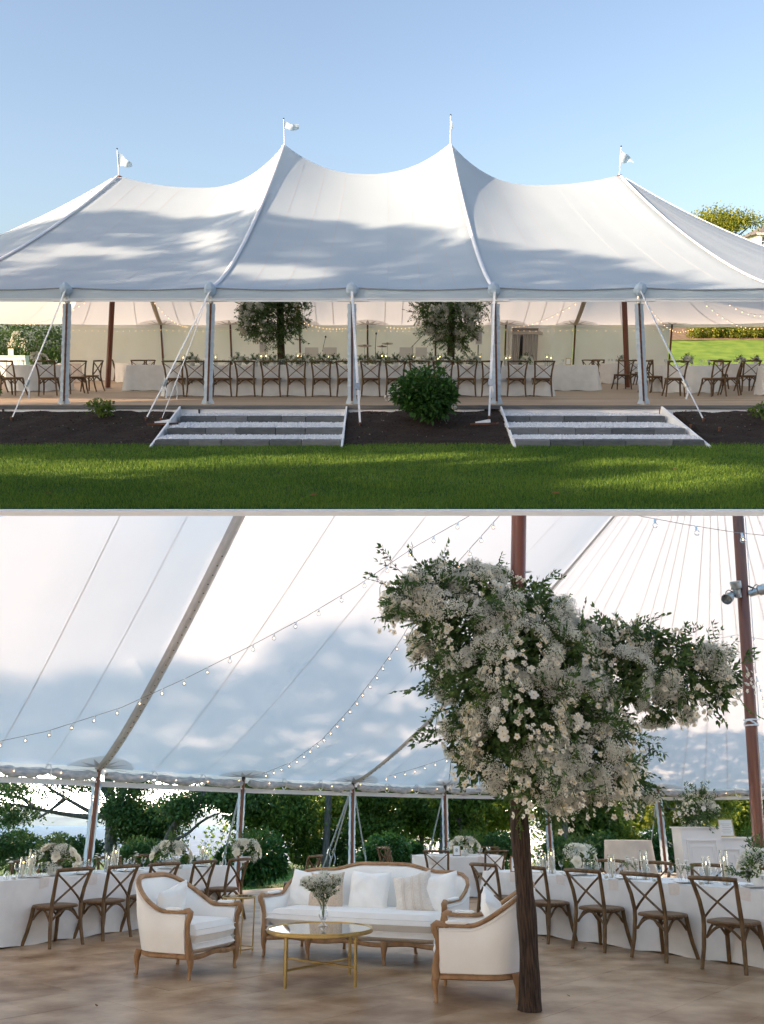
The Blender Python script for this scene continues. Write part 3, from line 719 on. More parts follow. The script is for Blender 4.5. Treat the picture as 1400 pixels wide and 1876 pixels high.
# ---- trees and shrubs
def smooth_pts(pts, k=3):
    P = [Vector(p) for p in pts]; out = []
    for i in range(len(P)-1):
        a, b, c, d = P[max(0, i-1)], P[i], P[i+1], P[min(len(P)-1, i+2)]
        for j in range(k):
            t = j/k; out.append(.5*((2*b)+(c-a)*t+(2*a-5*b+4*c-d)*t*t+(-a+3*b-3*c+d)*t**3))
    return out+[P[-1]]
def tree(name, label, base, trunk, limbs, blobs, n, leaf, m_, group=None, seed=0, bark=None, shell=.35, aspect=.6, clump=True):
    """trunk/limbs: [(points, r0, r1)] and blobs [((x,y,z), r)], all relative to base"""
    nr = np.random.default_rng(seed); t = thing(name, label, 'tree', loc=base, group=group)
    if trunk:
        m = MB()
        for pts, r0, r1 in [trunk]: P = smooth_pts(pts); m.tube(P, [lerp(r0, r1, i/(len(P)-1)) for i in range(len(P))], 9)
        tr = m.obj('trunk', bark or BARK, t, smooth=True)
        for pts, r0, r1 in limbs:
            P = smooth_pts(pts); MB().tube(P, [lerp(r0, r1, i/(len(P)-1)) for i in range(len(P))], 7).obj('limb', bark or BARK, t, smooth=True)
    # clumps: leaves gather in small tufts scattered through the crown
    nc = max(8, n//26); c, d = blob_points(blobs, nc, nr, shell, .85); k = nr.integers(0, nc, n)
    p = c[k]+nr.normal(size=(n, 3))*leaf*2.1*np.array([1.2, 1.2, .7]); dd = d[k]*.5+nr.normal(size=(n, 3))
    if not clump: p, d0 = blob_points(blobs, n, nr, 0.); dd = nr.normal(size=(n, 3))
    v, f = leaf_quads(p, dd, leaf*nr.uniform(.7, 1.3, n), nr, .4, aspect)
    put('crown', npmesh('crown', v, f, m_), t); return t
def shrub(name, label, base, rx, ry, h, n, leaf, m_, seed=0, single=0, group=None, cat='shrub', blooms=0):
    nr = np.random.default_rng(seed); rng = random.Random(seed); t = thing(name, label, cat, loc=base, group=group)
    m = MB()
    for i in range(9):
        a = rng.uniform(0, 6.28); e = rng.uniform(.2, .8); m.tube([(0, 0, 0), (rx*.3*math.cos(a)*e, ry*.3*math.sin(a)*e, h*.35), (rx*.8*math.cos(a)*e, ry*.8*math.sin(a)*e, h*.8)], [.014, .01, .004], 5)
    m.obj('stems', STEM, t)
    blobs = [((0, 0, h*.5), min(rx, h*.5)*.95)]+[((rx*.62*math.cos(a)*rng.uniform(.7, 1.1), ry*.62*math.sin(a)*rng.uniform(.7, 1.1), h*rng.uniform(.30, .66)), rx*rng.uniform(.34, .5)) for a in [rng.uniform(0, 6.28) for _ in range(11)]]
    c, d = blob_points(blobs, n, nr, .55, h/(2*rx) if h < 2*rx else 1.); c[:, 2] = np.maximum(c[:, 2], .03); dd = d+nr.normal(size=d.shape)*.45; dd[:, 2] += .25
    s = leaf*nr.uniform(.6, 1.2, n); v, f = leaf_quads(c, dd, s, nr, .55, .62)
    put('foliage', npmesh('foliage', v, f, m_), t, kind='stuff')
    if single:
        # big leaf: two folded halves with a bent tip
        lm = MB().add([(0, 0, 0), (.35, .27, .05), (.7, .2, .03), (1, 0, -.1), (.7, -.2, .03), (.35, -.27, .05), (.4, 0, 0), (.75, 0, -.03)],
                      [(0, 6, 1), (1, 6, 7, 2), (2, 7, 3), (0, 5, 6), (5, 4, 7, 6), (4, 3, 7)]).mesh('leaf', m_)
        c, d = blob_points(blobs, single, nr, .97)
        for i in range(single):
            dd = Vector(d[i])+Vector((rng.gauss(0, .4), rng.gauss(0, .4), .15)); p = Vector(c[i]); p.z = max(.05, p.z)
            put('leaf', lm, t, M=Matrix.Translation(p) @ alignx(dd, rng.uniform(-.6, .6)) @ Matrix.Scale(leaf*rng.uniform(.95, 1.5), 4))
    return t

# ================================================================== UPPER PLACE: the tent on the lawn
PLACE = 1
PZ = .57                                                     # deck level
DF = G(1, 645, 741, PZ).y; DR = G(1, 645, 697, PZ).y; DM = (DF+DR)/2
Y0 = G(1, 700, 933, 0).y; ZB = V(1, 700, 943.5, Y0).z
YL = G(1, 700, 818, 0).y
def hill(x, y):
    if y < DF: return 0
    k = sm((x-4)/8); yy = y-DR
    h = [(0, 0), (2, .1), (14, 2.5), (17, 3.15), (50, 11.4), (60, 11.8), (5000, 11.8)]
    z = 0
    for (a, za), (b, zb) in zip(h, h[1:]):
        if a <= yy <= b: z = lerp(za, zb, (yy-a)/(b-a))
    return z*k*(1-sm((x-60)/80)*.3)
xs = [-3000, -800, -200, -80, -40]+[x for x in range(-30, 50, 2)]+[50, 58, 66, 76, 90, 120, 200, 800, 3000]
ys = [Y0, Y0+1, 12, 14, 16, 20, 26, 32]+list(np.arange(34, 100, 2.))+[110, 140, 250, 800, 3000]
vs = [(x, y, hill(x, y)+(random.uniform(-.03, .03) if y > 44 else 0)) for x in xs for y in ys]; ny = len(ys)
g = MB(); g.add(vs, [(i*ny+j, (i+1)*ny+j, (i+1)*ny+j+1, i*ny+j+1) for i in range(len(xs)-1) for j in range(ny-1)],)
for i, f in enumerate(g.f):
    c = g.v[f[0]]; g.mi[i] = 1 if c[1] > DF+3 else 0
g.obj('lawn', [GRASSB, HILLG], kind='structure', smooth=True)
b = MB(); b.box((-68.5, Y0-40, -.03), (111, 80, .058)); b.obj('side_lawn', GRASSB, kind='structure')
MB().box((0, Y0-.03, ZB/2-.001), (160, .058, abs(ZB)-.004)).obj('place_divider_band', EDGE, kind='structure')  # white band added to part the two places, shaped as a board

# grass blades: dense towards the front edge
n = 150000
yy = Y0+.01+(YL-Y0+.35)*RNG.random(n)**1.25; xx = (RNG.random(n)*2-1)*(yy*.49+.3)
tuft = np.sin(xx*3.1+yy*1.7)*np.sin(yy*4.3-xx*1.1)*.5+.5
hgt = (.022+.022*RNG.random(n)+.016*tuft)*(1+.3*(RNG.random(n) > .97)); ang = RNG.random(n)*6.28; wd = .0035+.003*RNG.random(n)+.00025*(yy-Y0)
ln = RNG.normal(size=(n, 2))*.018
P0 = np.stack([xx-np.cos(ang)*wd, yy-np.sin(ang)*wd, np.zeros(n)-.002], 1); P1 = np.stack([xx+np.cos(ang)*wd, yy+np.sin(ang)*wd, np.zeros(n)-.002], 1)
P2 = np.stack([xx+ln[:, 0], np.maximum(yy+ln[:, 1], Y0+.001), hgt], 1)
put('grass', npmesh('grass', np.stack([P0, P1, P2], 1).reshape(-1, 3), np.arange(n*3).reshape(n, 3), GRASS), kind='stuff', label='short green lawn grass in front of the tent', cat='grass')
for px, py in ((345, 886), (570, 908), (860, 868), (1240, 860), (98, 905), (1010, 905)):
    p = G(1, px, py, .035); m = MB(); m.add([(0, 0, 0), (.03, .03, .012), (.08, .012, .02), (.10, -.02, .005), (.05, -.03, .012)], [(0, 1, 2, 3, 4)])
    m.obj('fallen_leaf', mat('dry_leaf', (.20, .085, .03), None, .9), M=Matrix.Translation(p) @ Matrix.Rotation(random.uniform(0, 6), 4, 'Z'),
          label='small brown fallen leaf on the lawn '+{345: 'below the left steps', 570: 'near the front edge left of centre', 860: 'just below the mulch bed', 1240: 'below the right steps', 98: 'at the far left', 1010: 'right of centre near the front edge'}[px], cat='leaf')

# mulch bed, sloping up to the deck
def bedz(x, y): t = (y-YL)/(DF-.3-YL); return -.02+.44*sm(t)**.8+.022*math.sin(x*5.3+y*3)*math.sin(y*6.1-x*2)*min(1, max(0, t*3)) if t > 0 else -.02
def on_steps(x, y):
    px = 700+x/y*F*1.0
    t = (y-YL)/(DF-.3-YL); return any(lerp(a1, a0, t)-.03 < x < lerp(b1, b0, t)+.03 for a0, a1, b0, b1 in STX)
STX = [(G(1, a, 757, .37).x, G(1, b, 818, 0).x, G(1, c, 757, .37).x, G(1, d, 818, 0).x) for a, b, c, d in ((336, 277, 635, 622), (918, 950, 1212, 1305))]
gb = MB(); NX, NYb = 340, 40
gb.grid(lambda a, b: (lambda x, y: (x, y, -.012 if on_steps(x, y) else max(-.012, bedz(x, y)+.012+random.uniform(-.012, .012)*min(1, b*8))))(-17+34*a, YL-.02+(DF-.02-YL)*b+.04*math.sin(a*90)*(1-b)), NX, NYb)
gb.obj('mulch_bed', MULCH, kind='structure', smooth=True)
n = 9000; x = (RNG.random(n)*2-1)*10.5; y = YL+.02+(DF-.3-YL)*RNG.random(n); k_ = np.array([not on_steps(a, b) for a, b in zip(x, y)]); x, y = x[k_], y[k_]; n = len(x); z = np.array([bedz(a, b)+.018 for a, b in zip(x, y)])
d = RNG.normal(size=(n, 3))*np.array([1, 1, .5]); v, f = leaf_quads(np.stack([x, y, z], 1), d, .02+.045*RNG.random(n)**2, RNG, .2, .4)
put('mulch_chips', npmesh('mulch_chips', v, f, CHIP), kind='stuff', label='dark shredded bark mulch in the beds below the deck', cat='mulch')
n = 260; x = (RNG.random(n)*2-1)*10; y = YL+.1+(DF-.5-YL)*RNG.random(n); k_ = np.array([not on_steps(a, b) for a, b in zip(x, y)]); x, y = x[k_], y[k_]; n = len(x)
v, f = leaf_quads(np.stack([x, y, np.array([bedz(a, b)+.03 for a, b in zip(x, y)])], 1), RNG.normal(size=(n, 3))*np.array([1, 1, .3]), .02+.02*RNG.random(n), RNG, .1, .6)
put('mulch_bits', npmesh('mulch_bits', v, f, mat('pale_bit', (.22, .19, .17), None)), kind='stuff', label='pale stone bits strewn over the mulch', cat='mulch')

# deck
MB().box((0, (DF+DR)/2+.2, PZ-.02), (44, DR-DF+.8, .04)).obj('deck', DECK, kind='structure')
m = thing('deck_edge', 'grey timber edge and white skirting board along the front of the tent deck', 'deck edge', loc=(0, DF-.22, 0))
MB().box((0, -.02, PZ-.045), (44, .05, .075)).obj('edge_board', mat('grey_timber', (.10, .10, .10), (.16, .155, .15), .8, 3, .2, stretch=(.3, 5, 5)), m)
for a, b_ in ((-16, -11.2), (-11.2, -8), (-8, -5.9), (-5.9, -3.85), (-.72, 1.4), (1.4, 2.2), (6.0, 8.3), (8.3, 10.6), (10.6, 16)):
    MB().box(((a+b_)/2, .0, PZ-.155), (b_-a-.015, .025, .125)).obj('skirting_board', EDGE, m)
    MB().box((b_-.02, -.025, PZ-.16), (.03, .03, .14)).obj('bracket', BLACK, m)

# stone steps with white gravel treads
zt = [.49, .37, .24, .11]; ysd = [G(1, 700, 757, .37).y, G(1, 700, 775, .24).y, G(1, 700, 798, .11).y, G(1, 700, 818, 0).y-.02]
def stairs(label, glabel, L, Rr):
    t = thing('stone_steps', label, 'steps', loc=(0, 0, 0), group='gravel and stone steps up to the deck')
    ubox = MB().box((0, 0, 0), (1, 1, 1)); cm = []
    bb = MB(); e = .03
    for sz, k in ((-.5, 1), (.5-e*2, 1), (.5, 1-e)):
        for sx, sy in ((-.5, -.5), (.5, -.5), (.5, .5), (-.5, .5)): bb.v.append((sx*k, sy*(1-(1-k)*3), sz))
    bb.f = [(3, 2, 1, 0)]+[(l*4+i, l*4+(i+1) % 4, l*4+4+(i+1) % 4, l*4+4+i) for l in (0, 1) for i in range(4)]+[(8, 9, 10, 11)]; bb.mi = [0]*len(bb.f)
    bm_ = bb.mesh('block', BLOCK); sv = []; nst = 0; XL = []; XR = []
    for r in range(4):
        ypx = [752, 770, 792, 814][r]
        def ex(ed):
            (x0, y0), (x1, y1) = ed; return x0+(x1-x0)*(ypx-y0)/(y1-y0)
        xl = (ex(L)-700)/F*ysd[r]*1.0; xr = (ex(Rr)-700)/F*ysd[r]
        k = 1/math.cos(TH[1])*(1-(PY-ypx)/F*math.tan(-TH[1])*-1)  # small correction of the tilted view
        xl = G(1, ex(L), ypx, zt[r]-.05).x; xr = G(1, ex(Rr), ypx, zt[r]-.05).x; XL.append(xl); XR.append(xr)
        nb = max(5, round((xr-xl)/.62)); cuts = [xl]+[lerp(xl, xr, (i+random.uniform(-.22, .22))/nb) for i in range(1, nb)]+[xr]
        for a, b_ in zip(cuts, cuts[1:]):
            put('block', bm_, t, M=Matrix.Translation(((a+b_)/2, ysd[r]+.11+random.uniform(-.008, .008), zt[r]-.09+random.uniform(-.004, .004))) @ Matrix.Diagonal((b_-a-.014, .22, .19, 1)))
        yb = (ysd[r-1] if r else DF-.24); zz = zt[r]-.006
        MB().box(((xl+xr)/2, (ysd[r]+.2+yb)/2, zz-.05), (xr-xl, yb-ysd[r]-.2+.02, .1)).obj('gravel_bed', GRAV, t)
        nn = 4200; X = xl+(xr-xl)*RNG.random(nn); Y = ysd[r]+.205+(yb-ysd[r]-.205)*RNG.random(nn); S = .013+.015*RNG.random(nn)
        Z = zz+S*.3+.018*RNG.random(nn)*np.sin((Y-ysd[r]-.16)/(yb-ysd[r]-.16)*PI)+.004
        Z = np.where(Y < ysd[r]+.21, Z-.001, Z); nn = len(X)
        octa = np.array([(1, 0, 0), (-1, 0, 0), (0, 1, 0), (0, -1, 0), (0, 0, .8), (0, 0, -.8)])
        sv.append((np.stack([X, Y, Z], 1)[:, None, :]+octa[None]*S[:, None, None]*RNG.uniform(.7, 1.3, (nn, 6, 1))).reshape(-1, 3)); nst += nn
    f = np.array([(0, 2, 4), (2, 1, 4), (1, 3, 4), (3, 0, 4), (2, 0, 5), (1, 2, 5), (3, 1, 5), (0, 3, 5)])
    put('gravel', npmesh('gravel', np.concatenate(sv), (f[None]+6*np.arange(nst)[:, None, None]).reshape(-1, 3), GRAV), t, kind='stuff')
    for X, s in ((XL, -1), (XR, 1)):
        m = MB(); pts = [(X[0]+(X[0]-X[1])*.6*1.0, DF-.24, PZ-.05)]+[(X[r]+s*.02, ysd[r], zt[r]+.01) for r in range(4)]
        pts = [(X[0]-(X[1]-X[0])*.5, DF-.24, zt[0]+.06), (X[3]+s*.03+(X[3]-X[2])*.12, ysd[3]-.18, .03)]
        a, b_ = Vector(pts[0]), Vector(pts[1]); d = b_-a
        w = Vector((.018, 0, 0)); h = Vector((0, 0, .55))
        m.add([a-w, a+w, b_+w, b_-w, a-w-h, a+w-h, b_+w-h*.1, b_-w-h*.1], [(0, 1, 2, 3), (7, 6, 5, 4), (0, 4, 5, 1), (1, 5, 6, 2), (2, 6, 7, 3), (3, 7, 4, 0)])
        m.obj('side_board', EDGE, t)
stairs('wide steps of grey blocks and white gravel below the left half of the tent', '', ((350, 742), (277, 815)), ((638, 745), (622, 818)))
stairs('wide steps of grey blocks and white gravel below the right half of the tent', '', ((908, 745), (950, 818)), ((1205, 755), (1305, 818)))

# ---- the tent
ZE = V(1, 645, 528, DF).z
pkz = [V(1, 218, 322, DM).z, V(1, 522, 264, DM).z, V(1, 825, 262, DM).z, V(1, 1135, 321, DM).z]
pkx = [V(1, 218, 322, DM).x, V(1, 521, 264, DM).x, V(1, 825, 262, DM).x, V(1, 1135, 321, DM).x]
fx = [V(1, p, 528, DF).x for p in (122, 386, 645, 905, 1172)]
sp = fx[1]-fx[0]; xa, xb = fx[0]-sp, fx[4]+sp; RAD = DM-DF
E_, A_ = [], []
def addp(x, y, ax, az): E_.append((x, y, ZE)); A_.append((ax, DM, az))
NA = 9; RX = RAD*1.38
for k in range(NA, 0, -1): a = PI*k/(NA+1); addp(xa-RX*math.sin(a), DM-RAD*math.cos(a), pkx[0], pkz[0])
for i, x in enumerate([xa]+fx+[xb]):
    j = i//2; t_ = (i % 2)/2
    ax = pkx[j] if i % 2 == 0 else (pkx[j]+pkx[j+1])/2; az = pkz[j] if i % 2 == 0 else (pkz[j]+pkz[j+1])/2
    addp(x, DF, ax, az)
NF0 = NA; NF1 = NA+6
for k in range(1, NA+1): a = PI*k/(NA+1); addp(xb+RX*math.sin(a), DM-RAD*math.cos(a), pkx[3], pkz[3])
for i, x in enumerate([xb]+fx[::-1]+[xa]):
    j = 6-i; jj = j//2
    ax = pkx[jj] if j % 2 == 0 else (pkx[jj]+pkx[jj+1])/2; az = pkz[jj] if j % 2 == 0 else (pkz[jj]+pkz[jj+1])/2
    addp(x, DR, ax, az)
NR0 = len(E_)-7; a = PI*NA/(NA+1); addp(xa-RX*math.sin(a), DM-RAD*math.cos(a), pkx[0], pkz[0])
s12, s23, s34 = V(1, 330, 344, DM).z, V(1, 690, 319, DM).z, V(1, 1050, 339, DM).z
T1 = Tent(E_, A_, [(NF0, NF0+2, s12), (NF0+2, NF0+4, s23), (NF0+4, NF0+6, s34), (NR0, NR0+2, s34), (NR0+2, NR0+4, s23), (NR0+4, NR0+6, s12)], 1.28)
T1.ends = [(0, NF0), (NF1, NR0), (NR0+6, NR0+8)]
tent1 = thing('sailcloth_tent', 'big white four-peaked sailcloth tent standing on the lawn', 'tent', loc=(0, 0, 0))
NE = len(E_)-1
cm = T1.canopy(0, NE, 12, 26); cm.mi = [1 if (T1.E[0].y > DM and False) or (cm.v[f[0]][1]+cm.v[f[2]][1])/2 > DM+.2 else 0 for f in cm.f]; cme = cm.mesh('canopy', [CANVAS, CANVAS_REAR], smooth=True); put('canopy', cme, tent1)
for k in range(0, NE):
    for q in ((.25, .5, .75) if NF0 <= k < NF1 or k >= NR0 else (.5,)):
        T1.ribbon(k+q, .009, .004, 0, .97, 18).obj('seam', SEAM, tent1)
        if k >= NR0-2: T1.ribbon(k+q, .014, -.012, 0, .9, 14).obj('seam', SEAM_DK, tent1)
for k in (NF0-3, NF0, NF0+2, NF0+4, NF1, NF1+3):
    T1.ribbon(k, .05, .02, .0, .985, 30, arch=.03).obj('ridge_flap', WEB, tent1, smooth=True)
for k in (NR0, NR0+2, NR0+4, NR0+6): T1.ribbon(k, .09, -.03, .0, .95, 24, arch=-.03).obj('inner_webbing', mat('webbing_cream', (.55, .50, .42), None, .7), tent1)
for k in range(NF0, NF1+1): T1.patch(k+.0, .42, .42, .016).obj('reinforcing_patch', CANVAS, tent1)
for k in range(NR0-1, NE):
    T1.patch(k, .95, .85, -.02).obj('reinforcing_patch', PATCH, tent1); T1.patch(k, .95, .95, -.032, star=7).obj('star_patch', PATCH2, tent1)
# valance and bottom rail, front
def valance(e0, e1, drop, name, mt, amp=.010, off=0, nb=28):
    m = MB(); n = int((e1-e0)*nb)
    def fn(a, b):
        e = lerp(e0, e1, a); P = T1.eave(e); Q = T1.eave(min(NE, e+.02))-T1.eave(max(0, e-.02)); nn = Vector((Q.y, -Q.x, 0)).normalized()
        f = e-math.floor(e); w = amp*(math.sin(e*47)+.7*math.sin(e*113+b*3)+.5*math.sin(e*29*b))*math.sin(b*PI*.9)*(.4+1.2*abs(f-.5)); 
        return P+nn*(off+w+.015*math.sin(PI*b))+Vector((0, 0, -.045*math.sin(PI*f)*(1-b)*1.0-drop*b))
    m.grid(fn, n, 7); return m.obj(name, mt, tent1, smooth=True)
valance(NF0-4, NF1+4, .235, 'valance', CANVAS); valance(NR0-2, NE, .16, 'rear_valance', WALLC)
for k in range(NF0-1, NF1+2):
    m = MB(); P = [T1.eave(k+i/12) for i in range(13)]
    m.tube([p+Vector((0, -.02, -.045*math.sin(PI*i/12)+.006)) for i, p in enumerate(P)], .014, 5); m.obj('edge_rope', mat('grey_rope', (.25, .27, .29), None), tent1)
    m = MB()
    for z, h, o in ((-.255, .045, -.02), (-.215, .02, -.03)):
        q = [(p+Vector((0, o, z))) for p in P]; m.tube(q, h*.55, 4, flat=1.0)
    m.obj('eave_rail', RAIL, tent1)
for k in range(NF0, NF1+1):      # cap over each front pole, with crumpled cloth
    P = T1.eave(k); MB().box(P+Vector((0, -.05, -.245)), (.62, .03, .03)).obj('rail_joint', RAIL, tent1)
    m = MB(); m.lathe([(.02, .12), (.10, .06), (.135, -.02), (.12, -.10), (.06, -.155), (0, -.16)], 9, P+Vector((0, -.05, 0)), sx=1, sy=.55)
    m.v = [(x+random.uniform(-.014, .014), y, z+random.uniform(-.012, .012)) for x, y, z in m.v]; m.obj('pole_cap', CANVAS, tent1)
# front poles in laced white sleeves
for k, (pb, pt) in enumerate(((118, 124), (381, 387), (645, 645), (910, 907), (1179, 1170))):
    a = G(1, pb, 741, PZ); b_ = V(1, pt, 556, DF); a.y = b_.y = DF
    MB().tube([a, b_], .038, 8).obj('side_pole', POLED, tent1, smooth=True)
    MB().tube([b_, b_+Vector((0, 0, .30))], .05, 8).obj('pole_head', CHROME, tent1)
    MB().lathe([(.09, 0), (.09, .012), (.045, .02), (.045, .07)], 10, a).obj('base_plate', CHROME, tent1)
    for s in (-1, 1):
        m = MB(); ax = (b_-a)
        m.grid(lambda u, w, s=s: a+ax*u*.99+Vector((s*(.022+w*.070+.006*math.sin(u*70+s)*math.sin(u*17+k)*w+(.05*w*(1-u/.06) if u < .06 else 0)), -.035+.02*w+.006*math.sin(u*95+2*s)*math.sin(u*23), .012)), 90, 2)
        m.obj('laced_sleeve', CANVAS, tent1)
# centre poles that show inside, and the pole tips with their flags
def pole_px(xb_, yb_, j, lean):
    a = Vector((lean, DM, PZ)); return a
base_x = [G(1, 197, 707, PZ).x*DM/G(1, 197, 707, PZ).y, None, None, G(1, 1150, 709, PZ).x*DM/G(1, 1150, 709, PZ).y]
for j in (0, 3):
    MB().tube([(base_x[j], DM, PZ), (pkx[j], DM, pkz[j])], .085, 10).obj('centre_pole', POLE, tent1, smooth=True)
    MB().lathe([(.16, 0), (.16, .02), (.10, .03)], 12, (base_x[j], DM, PZ)).obj('base_plate', CHROME, tent1)
for k in list(range(NR0-5, NE+1))+[0, 1, 2, 3]:
    P = T1.eave(k)
    MB().tube([(P.x, P.y-.05, PZ), (P.x, P.y-.05, P.z-.02)], .04, 8).obj('side_pole', POLED, tent1, smooth=True)
flag_w = [('left-most peak', (.42, -.40, .62)), ('second peak from the left', (.46, -.12, .30)), ('third peak, seen nearly edge on', (.07, -.3, .45)), ('right-most peak', (.40, -.38, .52))]
for j in range(4):
    h = [41, 38, 42, 44][j]/F*DM
    t = thing('pennant', 'small white pennant on the '+flag_w[j][0]+' of the tent', 'flag', loc=(pkx[j], DM, pkz[j]-.05), group='pennants on the tent peaks')
    MB().tube([(0, 0, 0), (0, 0, h+.06)], .014, 6).obj('staff', WEB, t); MB().ball((0, 0, h+.075), .025, 6).obj('finial', BLACK, t)
    dx, dz, hh = flag_w[j][1]; m = MB()
    def fn(a, b, dx=dx, dz=dz, hh=hh, h=h, j=j):
        taper = (1-a*.75) if j != 1 else (1-a*.35)
        return (.014+a*dx*.95, .07*math.sin(a*6+b*2+j)*(a+.1), h-.02+dz*a*.75-b*hh*taper*.68+.03*math.sin(a*7+j))
    m.grid(fn, 14, 6); m.obj('cloth', CANVAS, t, smooth=True)
# rear walls between the rear poles
wl = thing('tent_sidewall', 'cream-lit canvas side walls closing the rear of the tent', 'tent wall', loc=(0, 0, 0))
def wallpanel(e0, e1, name='wall_panel', top=.10):
    m = MB(); sd = random.uniform(0, 10)
    def fn(a, b):
        e = lerp(e0, e1, a); P = T1.eave(e); u = a*2-1
        w = .05*math.sin(3.5*a+4*b+sd)*math.sin(PI*a)+.03*math.sin(14*(a+b*.5)+sd)*math.sin(PI*a)*(1-b)+.02*math.sin(30*(a-b*.6)+sd)*b
        return Vector((P.x, P.y+.05+w, lerp(P.z-top, PZ+.01, b)))
    m.grid(fn, 26, 14); return m.obj(name, WALLC, wl, smooth=True)
eL = NE-.0; 
for k in range(NR0-1, NE-1):
    if k == NR0: wallpanel(k+.01, k+.50); wallpanel(k+.90, k+.99)
    else: wallpanel(k+.01, k+.99)
wallpanel(NE-1+.01, NE-.02)
# curtained doorway
dr = thing('curtained_doorway', 'dark doorway in the rear wall hung with pale curtains', 'curtain', loc=(0, 0, 0)); pa = T1.eave(NR0+.70)
MB().box(pa+Vector((0, .6, -1.1)), (1.5, .1, 2.5)).obj('shade_panel', mat('doorway_shade', (.03, .03, .03), None), dr)  # dark panel standing in for the shade inside the doorway
for s, wd in ((-1, .42), (1, .70)):
    m = MB(); x0 = pa.x+(-.62 if s < 0 else -.08); m.grid(lambda a, b: (x0+a*wd*(1-.15*b*(s < 0)), pa.y+.12+.035*math.sin(a*wd*55), lerp(pa.z-.42, PZ+.02, b)), 40, 4); m.obj('curtain', mat('curtain_grey', (.50, .48, .44), None, .9, transl=.2), dr, smooth=True)
MB().box(pa+Vector((0, .06, -.36)), (1.5, .05, .14)).obj('header', mat('header_grey', (.42, .40, .36), None), dr)
# guy straps on the front
def guy(a, b_, label, w=.03, group='guy straps along the front of the tent', buckle=.72, mt=None, stake=True):
    t = thing('guy_strap', label, 'guy strap', loc=b_, group=group); a = Vector(a)-Vector(b_); z = Vector((0, 0, 0)); k = buckle
    sag = Vector((0, 0, -.02))
    MB().tube([a, lerp(a, z, k/2)+sag, lerp(a, z, k)], w, 4, flat=.25).obj('upper_strap', mt or WEB, t)
    MB().tube([lerp(a, z, k), lerp(a, z, (k+1)/2)-sag, z+Vector((0, 0, .03))], w*.8, 4, flat=.3).obj('lower_strap', mt or WEB, t)
    q = lerp(a, z, k); MB().box(q, (w*2.6, w*1.4, .14), Vector(a).to_track_quat('Z', 'Y').to_matrix()).obj('ratchet', CHROME, t)
    MB().tube([q+Vector((.0, -.02, 0)), q+Vector((.05, -.05, -.16)), q+Vector((.02, -.04, -.30))], w*.7, 4, flat=.3).obj('loose_tail', mt or WEB, t)
    if stake: MB().tube([(0, 0, -.10), (0, 0, .05)], .022, 6).obj('stake', RUST, t); MB().lathe([(.035, .045), (.03, .065), (0, .07)], 8).obj('stake_head', RUST, t)
    return t
def bed_pt(px, py):
    D = YL-.8
    while D < DF+2:
        p = V(1, px, py, D)
        if p.z <= max(.0, bedz(p.x, p.y))+.015: return p
        D += .01
    return p
for px, py, k, lb, w in ((22, 770, 0, 'guy strap slanting left from the first pole at the left edge', .03), (268, 770, 1, 'long guy strap slanting down left of the left steps', .034), (296, 772, 1, 'thin guy rope just right of the long strap by the left steps', .014),
                         (660, 780, 2, 'nearly upright guy strap in the middle of the tent front', .034), (896, 768, 3, 'upright guy strap left of the right steps', .034), (1289, 772, 4, 'long guy strap slanting down to the right of the right steps', .034)):
    guy(T1.eave(NF0+1+k)+Vector((0, -.1, -.06)), bed_pt(px, py), lb, w)
for px, py, lb in ((1265, 785, 'rusty stake left of the long right guy strap'), (1318, 790, 'rusty stake right of the long right guy strap')):
    p = bed_pt(px, py); t = thing('tent_stake', lb, 'stake', loc=p, group='loose stakes in the mulch'); MB().tube([(0, 0, -.1), (0, 0, .06)], .018, 6).obj('shaft', RUST, t); MB().lathe([(.032, .06), (.03, .08), (0, .085)], 8).obj('head', RUST, t)
for px, py, lb in ((298, 776, 'white anchor plate in the mulch left of the left steps'), (885, 776, 'white anchor plate in the mulch left of the right steps')):
    p = bed_pt(px, py); t = thing('anchor_plate', lb, 'anchor', loc=p, rz=.3); MB().box((0, 0, .03), (.30, .05, .06), Matrix.Rotation(-.15, 3, 'Y')).obj('plate', EDGE, t)
    MB().box((0, -.08, .0), (.6, .03, .04)).obj('iron_bar', RUST, t)

# shrubs in the bed
def px_w(w, px0, px1, D): return (px1-px0)/F*D
p = bed_pt(782, 773); D = p.y; wv = (850-712)/F*D/2*.92; hv = (776-668)/F*D*.98
shrub('hydrangea_bush', 'big round green hydrangea bush between the two flights of steps', p, wv*1.05, wv*.85, hv*1.04, 4200, .10, LEAFH, 4, 290)
for k, (px, py) in enumerate(((712, 727), (832, 745))):
    q = V(1, px, py, D-.35*k-.1); t = thing('hydrangea_flower', ('pale blue-white flower head at the left side of the hydrangea bush', 'faded pale flower head low on the right of the hydrangea bush')[k], 'flower', loc=q)
    for i in range(22): d = Vector((random.gauss(0, 1), random.gauss(0, 1), random.gauss(0, 1))).normalized(); put('floret', DAISY, t, M=Matrix.Translation(d*(.08-.03*k)) @ align(d) @ Matrix.Scale(.6, 4))
p = bed_pt(183, 765); shrub('azalea_shrub', 'small yellow-green shrub in the mulch left of the left steps', p, .30, .3, .42, 420, .075, LEAFM, 5, 0)
p = bed_pt(1397, 770); shrub('azalea_shrub', 'small green shrub cut by the right edge of the upper picture', p, .28, .28, .40, 420, .07, LEAFM, 6, 0)
p = bed_pt(-4, 728); shrub('azalea_shrub', 'sliver of a dark shrub at the left edge of the upper picture', p, .08, .1, .3, 100, .06, LEAFH, 7, 0)

